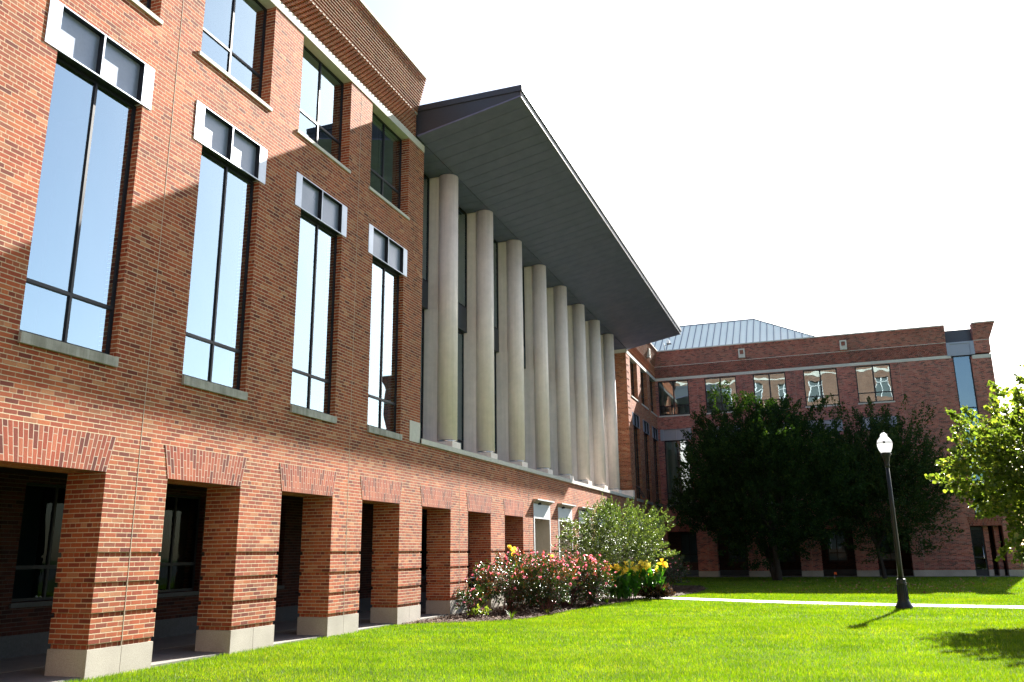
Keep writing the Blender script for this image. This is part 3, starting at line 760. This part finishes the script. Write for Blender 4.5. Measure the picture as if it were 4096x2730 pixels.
def grow(mb, p, d, length, r, depth, spread, tips, up=.15, seg=4, ratio=.68, n_child=(2,3)):
    pts = [Vector(p)]; rad = [r]; dd = Vector(d).normalized()
    for i in range(seg):
        dd = (dd+Vector((random.gauss(0,.10), random.gauss(0,.10), random.gauss(0,.06)+up*.25))).normalized()
        pts.append(pts[-1]+dd*length/seg); rad.append(r*(1-.42*(i+1)/seg))
    mb.tube([tuple(q) for q in pts], rad, 7 if r > .05 else 4)
    tips.append((pts[-1].copy(), dd.copy(), depth))
    if depth <= 0: return
    for q in range(random.randint(*n_child)+ (1 if depth > 2 else 0)):
        k = random.randint(max(1, seg-2), seg); ax = Vector((random.gauss(0,1), random.gauss(0,1), random.gauss(0,.4))).normalized()
        nd = (dd+ax*spread).normalized()
        grow(mb, tuple(pts[k]), nd, length*ratio*random.uniform(.8,1.2), rad[k]*.72, depth-1, spread, tips, up, seg, ratio, n_child)

def shoots(P0, D, n_leaf, length, radius):
    """leaf positions scattered along short twigs starting at P0 with direction D"""
    m = len(P0); t = RNG.uniform(0, 1, (m, n_leaf)); L_ = length*RNG.uniform(.6, 1.3, (m, 1))
    pos = P0[:, None, :] + D[:, None, :]*(t*L_)[:, :, None]
    rr = radius*(1-.72*t)[:, :, None]
    pos = pos + RNG.normal(0, .5, (m, n_leaf, 3))*rr
    return pos.reshape(-1, 3), np.repeat(D, n_leaf, axis=0)

def env_points(n, c, r, zflat=1.0, inner=.55, seed=0):
    """points near the surface of a lumpy ellipsoid, with their outward directions"""
    d = RNG.normal(0, 1, (n, 3)); d /= np.linalg.norm(d, axis=1)[:, None]
    lump = 1+.13*np.sin(d[:,0]*5+seed)*np.sin(d[:,1]*6+seed*2)+.11*np.sin(d[:,2]*7+d[:,0]*4+seed)
    t = inner+(1-inner)*RNG.uniform(0, 1, n)**.6
    return np.array(c)+d*np.array(r)*(t*lump)[:, None], d

tag(leaves('fallen_leaves', FALL, fl_leaf, None, .11, .7, 1.5), 'brown fallen leaves scattered over the shaded grass', 'leaves', kind='stuff')
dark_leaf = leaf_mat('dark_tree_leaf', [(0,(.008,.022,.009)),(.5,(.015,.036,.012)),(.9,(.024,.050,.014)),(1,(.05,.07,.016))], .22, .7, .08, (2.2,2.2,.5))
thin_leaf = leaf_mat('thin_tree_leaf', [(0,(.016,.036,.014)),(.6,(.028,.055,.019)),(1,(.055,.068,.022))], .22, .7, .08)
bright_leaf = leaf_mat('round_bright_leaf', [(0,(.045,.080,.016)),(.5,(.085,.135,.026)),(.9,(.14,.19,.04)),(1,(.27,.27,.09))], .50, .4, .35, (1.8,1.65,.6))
shrub_leaf = leaf_mat('shrub_leaf', [(0,(.03,.050,.018)),(.5,(.060,.088,.032)),(.9,(.115,.145,.055)),(1,(.20,.21,.10))], .36, .38, .4)
rose_leaf = leaf_mat('rose_leaf', [(0,(.012,.028,.012)),(.55,(.024,.05,.018)),(.85,(.045,.07,.022)),(.93,(.14,.045,.02)),(1,(.18,.05,.025))], .25, .3, .4)
rose_red = leaf_mat('red_young_leaf', [(0,(.22,.05,.03)),(1,(.34,.10,.05))], .4, .35, .5, (1.5,1.2,1))
petal = leaf_mat('pink_petal', [(0,(.62,.05,.12)),(.45,(.85,.18,.30)),(1,(.92,.52,.58))], .45, .5, .3, (1.1,1,1))
canna_leaf = leaf_mat('canna_leaf', [(0,(.02,.07,.012)),(.6,(.04,.13,.02)),(1,(.07,.18,.03))], .45, .30, .6, (2.1,2.3,.5))
canna_fl = leaf_mat('canna_petal', [(0,(.92,.68,.04)),(.6,(.95,.80,.12)),(1,(.97,.88,.35))], .35, .5, .3, (1.1,1,.7))
purple_leaf = leaf_mat('bronze_leaf', [(0,(.022,.012,.010)),(.6,(.05,.028,.014)),(1,(.11,.07,.02))], .25, .22, .8, (1.5,1.2,.8))

def tree(name, label, base, height, crown_c, crown_r, bark, leafm, n_sh, n_lf, sh_len, sh_rad, lsize, trunk_r, up_bias, fill, seed, stems=1, inner=.5, aspect=.6, first=.35, grp=None, blob=None):
    root = empty(name, base, label, 'tree', grp)
    mb = MB(); tips = []; random.seed(seed)
    for s_ in range(stems):
        a = 2*PI*s_/max(stems,1)+.6
        off = Vector((math.cos(a), math.sin(a), 0))*(.12 if stems > 1 else 0)
        d = Vector((math.cos(a)*.28, math.sin(a)*.28, 1)) if stems > 1 else Vector((.02,.03,1))
        grow(mb, tuple(Vector(base)+off-Vector((0,0,.1))), d, height*first, trunk_r, 4, .62, tips, .22, 5, .66)
    mb.build('trunk', bark, root, recalc=False)
    P0, D = env_points(n_sh, crown_c, crown_r, inner=inner, seed=seed)
    if blob: Pb, Db = env_points(blob[2], blob[0], blob[1], inner=.2, seed=seed+1); P0 = np.concatenate([P0, Pb]); D = np.concatenate([D, Db])
    D = D*.75+np.array([0, 0, up_bias]); D /= np.linalg.norm(D, axis=1)[:, None]
    pos, dirs = shoots(P0, D, n_lf, sh_len, sh_rad)
    if fill:
        P1, D1 = env_points(fill, crown_c, np.array(crown_r)*.86, inner=.05, seed=seed); pos = np.concatenate([pos, P1]); dirs = np.concatenate([dirs, D1])
    tp = np.array([list(t[0]) for t in tips if t[2] <= 1]); td = np.array([list(t[1]) for t in tips if t[2] <= 1])
    cc = np.array(crown_c); rr = np.array(crown_r)*1.1
    k = (((tp-cc)/rr)**2).sum(1) < 1.1; 
    if k.any():
        p2, d2 = shoots(tp[k], td[k], 26, sh_len*.7, sh_rad); pos = np.concatenate([pos, p2]); dirs = np.concatenate([dirs, d2])
    leaves('crown', pos, leafm, root, lsize, aspect, .3, .3, dirs)
    return root

# the two dark trees in the court
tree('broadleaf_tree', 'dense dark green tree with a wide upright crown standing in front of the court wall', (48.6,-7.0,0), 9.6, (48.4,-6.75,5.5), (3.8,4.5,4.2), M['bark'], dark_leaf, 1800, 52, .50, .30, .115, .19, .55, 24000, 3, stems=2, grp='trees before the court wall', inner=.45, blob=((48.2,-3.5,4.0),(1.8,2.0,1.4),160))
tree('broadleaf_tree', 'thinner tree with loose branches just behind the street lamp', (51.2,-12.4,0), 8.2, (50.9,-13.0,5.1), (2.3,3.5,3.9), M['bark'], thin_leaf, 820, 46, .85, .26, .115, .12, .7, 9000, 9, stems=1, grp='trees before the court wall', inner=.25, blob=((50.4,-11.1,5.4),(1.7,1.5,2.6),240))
# bright tree at the right edge
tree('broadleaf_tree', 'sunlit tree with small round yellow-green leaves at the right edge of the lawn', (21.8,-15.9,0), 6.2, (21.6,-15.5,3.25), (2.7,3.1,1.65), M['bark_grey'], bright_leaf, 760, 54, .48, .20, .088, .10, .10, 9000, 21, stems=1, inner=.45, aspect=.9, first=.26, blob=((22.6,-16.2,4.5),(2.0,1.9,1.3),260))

# tall loose shrub over the rose bed
def shrub(name, label, base, c, r, bark, lm, n_sh, n_lf, ls, fill, seed, stems=9, cat='shrub', grp=None, sh=.45, rad=.13, parts='foliage', aspect=.55, up=.35, inner=.35, extra=None):
    root = empty(name, base, label, cat, grp); mb = MB(); random.seed(seed)
    P0, D = env_points(n_sh, c, r, inner=inner, seed=seed); D = D*.8+np.array([0,0,up]); D /= np.linalg.norm(D, axis=1)[:, None]
    P0[:, 2] = np.maximum(P0[:, 2], .12)
    for i in range(stems):
        t = P0[random.randrange(n_sh)]; b = Vector(base)+Vector((random.uniform(-.15,.15)*r[0], random.uniform(-.15,.15)*r[1], -.03))
        m_ = b.lerp(Vector(t), .5)+Vector((0,0,.12))
        mb.tube([tuple(b), tuple(m_), tuple(t)], [.016+.006*r[2], .011+.003*r[2], .005], 5)
        for q in range(3):
            t2 = P0[random.randrange(n_sh)]
            if (Vector(t2)-m_).length < max(r)*.9: mb.tube([tuple(m_), tuple(m_.lerp(Vector(t2),.5)+Vector((0,0,.06))), tuple(t2)], [.009, .006, .003], 4)
    mb.build('stems', bark, root, recalc=False)
    pos, dirs = shoots(P0, D, n_lf, sh, rad)
    if fill: P1, D1 = env_points(fill, c, np.array(r)*.85, inner=.1, seed=seed); pos = np.concatenate([pos, P1]); dirs = np.concatenate([dirs, D1])
    if extra is not None: p2, d2 = shoots(extra[0], extra[1], 22, .5, .12); pos = np.concatenate([pos, p2]); dirs = np.concatenate([dirs, d2])
    k = pos[:, 2] > .02
    leaves(parts, pos[k], lm, root, ls, aspect, .3, .3, dirs[k])
    return root, P0, D
ex = (np.array([[30.2,-2.0,3.0],[30.1,-2.1,3.25],[30.3,-3.1,2.95],[30.2,-3.7,2.75],[30.0,-.9,2.5],[30.3,-2.6,3.0]]), np.array([[0,-.1,1],[0,-.15,1],[.1,-.2,1],[0,-.5,.8],[0,.6,.6],[0,-.3,.9]]))
shrub('tall_shrub', 'tall loose shrub with small light green leaves arching above the pink roses', (30.3,-2.2,0), (30.3,-2.45,2.0), (1.45,1.72,1.12), M['bark_grey'], shrub_leaf, 460, 52, .060, 4200, 5, stems=14, extra=ex)

# roses: five sunlit bushes in front, two shaded behind
BLOOM = {}
def flowers(root, pts, r, m_, name='blossom', pet=7):
    """every bloom is a part of its own; four shapes share their meshes"""
    key = (m_.name, round(r, 3), pet)
    if key not in BLOOM:
        BLOOM[key] = []
        for q in range(4):
            V = []; F = []
            for p in range(pet):
                a = 2*PI*p/pet+random.uniform(-.3, .3); tl_ = random.uniform(.25, 1.0); d = Vector((math.cos(a), math.sin(a), tl_)).normalized(); sd = Vector((-math.sin(a), math.cos(a), 0)); R_ = r*random.uniform(.8, 1.2); n0 = len(V)
                for t, w_ in ((.1,.25),(.55,.62),(1.0,.42)):
                    c_ = d*R_*t+Vector((0,0,.25*R_*t*t)); V += [c_-sd*R_*w_, c_+sd*R_*w_]
                F += [(n0,n0+1,n0+3,n0+2),(n0+2,n0+3,n0+5,n0+4)]
            me = bpy.data.meshes.new(name); me.from_pydata([tuple(v) for v in V], [], F); me.materials.append(m_); BLOOM[key].append(me)
    for p in pts:
        o = bpy.data.objects.new(name, random.choice(BLOOM[key])); C.objects.link(o); o.parent = root
        o.location = Vector([float(v) for v in p])-root.location; o.rotation_euler = (random.gauss(0, .6), random.gauss(0, .6)-.3, random.uniform(0, 6.28)); k = random.uniform(.75, 1.25); o.scale = (k, k, k)
rose_spots = [((23.2,-1.05,0),(1.0,1.0,.70),.82,'leftmost large pink rose bush beside the grey pier base'),
              ((23.5,-2.05,0),(.9,.80,.62),.74,'pink rose bush at the front edge of the mulch bed, left of centre'),
              ((25.4,-2.0,0),(1.05,.95,.68),.80,'pink rose bush in the middle of the row under the hooded windows'),
              ((26.2,-2.55,0),(.9,.75,.60),.72,'pink rose bush next to the yellow cannas'),
              ((25.6,-1.05,0),(1.1,.95,.66),.80,'pink rose bush at the back of the row below the tall canna')]
for i, (b, r, zc, lab) in enumerate(rose_spots):
    root, P0, D = shrub('rose_bush', lab, b, (b[0], b[1], zc), r, M['bark_red'], rose_leaf, 260, 22, .052, 1500, 30+i, stems=18, cat='rose bush', grp='pink rose bushes in the mulch bed', sh=.24, rad=.10, aspect=.6)
    k = (P0[:, 2] > .75)
    top = P0[k][:66]+D[k][:66]*.22; side = P0[~k][:10]+D[~k][:10]*.2; side[:, 2] = np.maximum(side[:, 2], .15)
    flowers(root, np.concatenate([top, side]), .042, petal, pet=6)
    yl, yd = shoots(P0[k][20:75], D[k][20:75], 9, .28, .06); leaves('young_leaves', yl, rose_red, root, .05, .5, .3, .3, yd)
root, P0, D = shrub('rose_bush', 'small low pink rose at the left tip of the mulch bed', (21.0,-.75,0), (21.0,-.75,.34), (.42,.36,.30), M['bark_red'], rose_leaf, 60, 16, .06, 150, 41, stems=8, cat='rose bush', grp='pink rose bushes in the mulch bed', sh=.16, rad=.07)
flowers(root, P0[:14]+D[:14]*.1, .042, petal, pet=6)
for i, (b, r, zc, lab) in enumerate([((36.4,-3.15,0),(1.2,.85,.70),.85,'shaded rose bush with dull purple flowers behind the cannas'), ((38.6,-2.2,0),(1.2,.95,.75),.95,'shaded rose bush farthest back, close to the building corner')]):
    root, P0, D = shrub('rose_bush', lab, b, (b[0], b[1], zc), r, M['bark_red'], rose_leaf, 220, 20, .065, 1100, 50+i, stems=12, cat='rose bush', grp='shaded roses behind the cannas', sh=.26, rad=.12)
    k = P0[:, 2] > .7; flowers(root, P0[k][:30]+D[k][:30]*.22, .042, petal, pet=6)

# cannas
def canna_clump(label, base, n_st, rad, h, fl, seed, name='canna_plant', grp='yellow flowering cannas'):
    root = empty(name, base, label, 'flower', grp); random.seed(seed)
    st = MB(); V = []; F = []; fp = []
    for i in range(n_st):
        a = random.uniform(0, 2*PI); r_ = rad*math.sqrt(random.random()); b = Vector(base)+Vector((math.cos(a)*r_, math.sin(a)*r_, -.03)); hh = h*random.uniform(.82, 1.1)
        lean = Vector((math.cos(a)*.06, math.sin(a)*.10, 0))*hh
        st.tube([tuple(b), tuple(b+lean*.5+Vector((0,0,hh*.55))), tuple(b+lean+Vector((0,0,hh)))], [.014,.011,.006], 5)
        if random.random() < fl: fp.append(b+lean+Vector((0,0,hh)))
        for q in range(6):                           # broad leaves that rise and curve out
            t = .06+.13*q; o = b+lean*t+Vector((0,0,hh*t)); an = random.uniform(0, 2*PI); ln = random.uniform(.36,.52); w_ = random.uniform(.06,.09)
            dx = Vector((math.cos(an), math.sin(an), 0)); sd = Vector((-math.sin(an), math.cos(an), 0)); n0 = len(V)
            prof = [(0,.15),(.25,.8),(.5,1),(.75,.75),(1,.02)]
            for tt, ww in prof:
                c_ = o+dx*(ln*(.12*tt+.52*tt*tt))+Vector((0,0,ln*(1.0*tt-.30*tt*tt)))
                V += [c_-sd*w_*ww, c_+Vector((0,0,-.012))-dx*.012, c_+sd*w_*ww]
            for k in range(4):
                for m_ in (0, 1): F.append((n0+3*k+m_, n0+3*k+m_+1, n0+3*k+m_+4, n0+3*k+m_+3))
    st.build('stems', canna_leaf, root, recalc=False)
    np_mesh('leaves', np.array([list(v) for v in V]), np.array(F), canna_leaf, root)
    if fp:
        pts = []
        for p in fp:
            for q in range(4): pts.append([p.x+random.gauss(0,.045), p.y+random.gauss(0,.045), p.z-.02-.055*q+random.gauss(0,.02)])
        flowers(root, np.array(pts), .085, canna_fl, pet=6)
    return root
canna_clump('larger clump of yellow cannas with broad leaves at the front corner of the bed', (29.3,-2.85,0), 26, .52, 1.12, .62, 3)
canna_clump('smaller clump of yellow cannas on the right, close to the path', (29.9,-3.75,0), 17, .36, 1.16, .62, 4)
canna_clump('single tall yellow canna rising above the left rose bush', (24.35,-.55,0), 2, .06, 1.72, 1, 5)
canna_clump('short yellow canna peeking over the roses before the first hooded window', (27.3,-.75,0), 2, .06, 1.55, .8, 6)
# bronze ground plant and small tufts
shrub('bronze_plant', 'low plant with glossy bronze leaves where the bed meets the path', (29.9,-3.95,0), (30.0,-3.85,.16), (.6,.62,.20), M['bark_red'], purple_leaf, 130, 20, .085, 260, 61, stems=8, cat='plant', sh=.14, rad=.08, up=.5)
shrub('leafy_weed', 'small bright green leafy plant at the foot of the leftmost rose', (20.6,-1.15,0), (20.6,-1.15,.10), (.26,.34,.10), M['bark_red'], bright_leaf, 26, 9, .07, 0, 63, stems=4, cat='plant', sh=.12, rad=.05, up=.6)
def tuft(label, base, n, h, seed):
    random.seed(seed); V = []; F = []
    for i in range(n):
        a = random.uniform(0, 2*PI); l_ = h*random.uniform(.5, 1.1); d = Vector((math.cos(a), math.sin(a), 0)); s_ = Vector((-d.y, d.x, 0))*.006; b = Vector(base)+d*.02
        n0 = len(V); 
        for t, w_ in ((0,1),(.5,.9),(1,.1)):
            c_ = b+d*l_*.55*t*t+Vector((0,0,l_*(t-.25*t*t)-.02)); V += [c_-s_*w_, c_+s_*w_]
        F += [(n0,n0+1,n0+3,n0+2),(n0+2,n0+3,n0+5,n0+4)]
    o = np_mesh('grass_tuft', np.array([list(v) for v in V]), np.array(F), grass_leaf); tag(o, label, 'plant', 'grass tufts in the mulch')
tuft('grass tuft standing alone in the mulch before the middle roses', (20.25,-2.15,0), 34, .30, 1)
tuft('grass tuft at the bed edge between the roses and the yellow cannas', (26.7,-2.95,0), 40, .30, 2)
tuft('small grass tuft at the bed edge in front of the roses', (22.2,-2.45,0), 22, .20, 3)

# ------------------------------------------------------------------ street lamp
LX, LY = 25.94, -11.37
lamp = empty('street_lamp', (LX, LY, 0), 'dark iron post lamp with a white acorn globe beside the path', 'street lamp')
mb = MB(); mb.lathe([(.225,-.06),(.225,.045),(.205,.06),(.205,.085),(.185,.10),(.175,.125),(.150,.17),(.135,.24),(.125,.34),(.118,.60),(.128,.62),(.128,.655),(.115,.67),(.122,.70),(.122,.735),(.10,.755)], (LX,LY,0), 40)
for i in range(16):                                 # flutes
    a = 2*PI*i/16; mb.tube([(LX+.138*math.cos(a), LY+.138*math.sin(a), .22), (LX+.117*math.cos(a), LY+.117*math.sin(a), .60)], [.011,.009], 5)
mb.build('base', M['black_iron'], lamp)
mb = MB(); mb.lathe([(.076,.72),(.070,1.2),(.058,2.6),(.047,3.78)], (LX,LY,0), 24); mb.build('pole', M['black_iron'], lamp)
mb = MB(); mb.lathe([(.050,3.76),(.075,3.80),(.060,3.84),(.062,3.90),(.085,3.98),(.100,4.06),(.128,4.12),(.132,4.165),(.12,4.18)], (LX,LY,0), 32); mb.tube([(LX,LY-.12,4.13),(LX,LY-.155,4.13)],[.012,.012],6); mb.build('capital', M['black_iron'], lamp)
m_, nt, out = mat('milky_globe')
tr = N(nt, 'ShaderNodeBsdfTranslucent'); tr.inputs[0].default_value = (.92,.93,.95,1); b_ = pbsdf(nt, None, (.82,.83,.84), .15, .6)
mx = N(nt, 'ShaderNodeMixShader'); mx.inputs[0].default_value = .6; L(nt, b_.outputs[0], mx.inputs[1]); L(nt, tr.outputs[0], mx.inputs[2]); L(nt, mx.outputs[0], out.inputs[0])
mb = MB(); mb.lathe([(.115,4.175),(.140,4.20),(.172,4.27),(.196,4.36),(.203,4.43),(.198,4.48),(.170,4.55),(.125,4.60),(.096,4.635),(.090,4.65),(.097,4.665),(.085,4.70),(.05,4.735),(.018,4.745)], (LX,LY,0), 40, cap=False)
gl_ = mb.build('globe', m_, lamp)
mb = MB(); mb.lathe([(.205,4.435),(.209,4.437),(.209,4.447),(.205,4.449)], (LX,LY,0), 40, cap=False); mb.lathe([(.203,4.463),(.207,4.465),(.207,4.474),(.203,4.476)], (LX,LY,0), 40, cap=False)
mb.box(LX-.235, LX-.20, LY+.0, LY+.05, 4.425, 4.485); mb.build('clamp_ring', M['black_iron'], lamp)
mb = MB(); mb.lathe([(.018,4.74),(.010,4.76),(.016,4.775),(.003,4.80)], (LX,LY,0), 12); mb.build('finial', M['black_iron'], lamp)

# ------------------------------------------------------------------ small things
cam_ = empty('security_camera', (54.5,-.72,14.45), 'white camera on a thin dark pole at the roof corner', 'camera')
mb = MB(); mb.tube([(54.5,-.72,14.40),(54.5,-.72,14.95)],[.02,.02],8); mb.tube([(54.5,-.72,14.80),(54.5,-1.05,14.93)],[.018,.018],6); mb.build('pole', M['dark_frame'], cam_)
mb = MB(); mb.box(54.36,54.64,-1.10,-.90,14.93,15.13); mb.lathe([(.08,15.13),(.08,15.17),(.04,15.20)], (54.5,-1.0,0), 16); mb.build('housing', M['white_plastic'], cam_)
mb = MB(); mb.box(54.33,54.67,-1.20,-.90,14.905,14.93); mb.build('bracket', M['dark_frame'], cam_)
bn = empty('litter_bin', (24.2,.55,.02), 'black slatted litter bin between the piers behind the roses', 'litter bin')
mb = MB(); mb.lathe([(.20,.03),(.20,.06),(.25,.80),(.265,.80),(.265,.86),(.25,.875)], (24.2,.55,0), 24, cap=False)
for i in range(18):
    a = 2*PI*i/18; mb.tube([(24.2+.205*math.cos(a), .55+.205*math.sin(a), .05),(24.2+.262*math.cos(a), .55+.262*math.sin(a), .82)],[.012,.012],5)
mb.build('body', M['black_iron'], bn)
mb = MB(); mb.lathe([(.27,.86),(.27,.885),(.17,.89),(.17,.87)], (24.2,.55,0), 24, cap=False); mb.build('rim', M['steel'], bn)
fg = empty('marker_flag', (50.9,-9.85,0), 'tiny orange marker flag in the shaded grass by the wall', 'flag')
mb = MB(); mb.tube([(50.9,-9.85,-.02),(50.9,-9.85,.34)],[.006,.006],5); mb.build('wire', M['steel'], fg)
mb = MB(); mb.box(50.897,50.903,-9.98,-9.85,.22,.34); mb.build('flag', M['orange'], fg)

# building behind the photographer, seen only mirrored in the court windows
OB = empty('brick_building', (-18,-2,0), 'tall sunlit tan brick building standing behind the photographer, mirrored in the court windows', 'building')
tanb = brick_mat('tan_brick', stops=[(0,(.17,.085,.055)),(.5,(.21,.11,.07)),(1,(.25,.14,.095))], mortar=(.24,.19,.15), tone=1)
TO = lambda u, d, z: (-16-d, u, z)
opo = [(-20+4.2*i, -18+4.2*i, z0, z0+3.0) for i in range(9) for z0 in (2, 7, 12, 17, 22)]
mb = MB(); wall_grid(mb, TO, -24, 18, 0, 27, 0, .5, opo); mb.build('wall', tanb, OB)
for j, z0 in enumerate((5.6, 10.6, 15.6, 20.6, 25.6)):
    mb = MB(); mb.box(-24.0, 18, -.06, .2, z0, z0+.3, TO); mb.build('stone_band', M['limestone'], OB)
for (a, b, c, e_) in opo:
    mb = MB(); mb.box(a, a+.12, .1, .25, c, e_, TO); mb.box(b-.12, b, .1, .25, c, e_, TO); mb.box((a+b)/2-.06, (a+b)/2+.06, .1, .25, c, e_, TO); mb.box(a, b, .1, .25, c+1.9, c+2.05, TO); 
    f = mb.build('window', M['white_metal'], OB)
    mb = MB(); mb.box(a, b, .26, .30, c, e_, TO); mb.build('pane', M['room_light'], f)
mb = MB(); mb.box(-24, 18, .5, 14, 0, 27, TO); mb.build('roof', M['fascia'], OB)

# ------------------------------------------------------------------ light, sky, camera
sunv = Vector((13.66, -3.06, 9.74)).normalized()
sl = bpy.data.lights.new('sun', 'SUN'); sl.energy = 5.0; sl.angle = math.radians(.53); sl.color = (1, .955, .88)
so = bpy.data.objects.new('sun', sl); C.objects.link(so); so.rotation_euler = sunv.to_track_quat('Z', 'Y').to_euler(); so.location = (0, -20, 40)
w = bpy.data.worlds.new('World'); sc.world = w; w.use_nodes = True; nt = w.node_tree
for n in list(nt.nodes): nt.nodes.remove(n)
sky = nt.nodes.new('ShaderNodeTexSky'); sky.sky_type = 'NISHITA'; sky.sun_disc = False
sky.sun_elevation = math.asin(sunv.z); sky.sun_rotation = math.atan2(sunv.x, sunv.y)
sky.air_density = 1.0; sky.dust_density = 2.0; sky.ozone_density = 1.0; sky.altitude = 200
bg = nt.nodes.new('ShaderNodeBackground'); bg.inputs[1].default_value = .05
ow = nt.nodes.new('ShaderNodeOutputWorld'); nt.links.new(sky.outputs[0], bg.inputs[0]); nt.links.new(bg.outputs[0], ow.inputs[0])

cd = bpy.data.cameras.new('camera'); co = bpy.data.objects.new('camera', cd); C.objects.link(co); sc.camera = co
cd.sensor_width = 36; cd.lens = 3358.47/4096*36; cd.clip_start = .1; cd.clip_end = 2000
yaw, pitch, roll = math.radians(19.712), math.radians(14.1975), math.radians(-.712)
f_ = Vector((math.cos(pitch)*math.cos(yaw), math.cos(pitch)*math.sin(yaw), math.sin(pitch)))
r_ = f_.cross(Vector((0,0,1))).normalized(); u_ = r_.cross(f_)
r2 = r_*math.cos(roll)+u_*math.sin(roll); u2 = -r_*math.sin(roll)+u_*math.cos(roll)
mw = Matrix(((r2.x,u2.x,-f_.x,0),(r2.y,u2.y,-f_.y,-9.5),(r2.z,u2.z,-f_.z,1.55),(0,0,0,1)))
co.matrix_world = mw

sc.render.engine = 'CYCLES'
sc.cycles.use_denoising = True
sc.cycles.max_bounces = 8; sc.cycles.transparent_max_bounces = 12
sc.view_settings.view_transform = 'Standard'; sc.view_settings.look = 'None'; sc.view_settings.gamma = 1; sc.view_settings.exposure = 2.55
sc.render.film_transparent = False
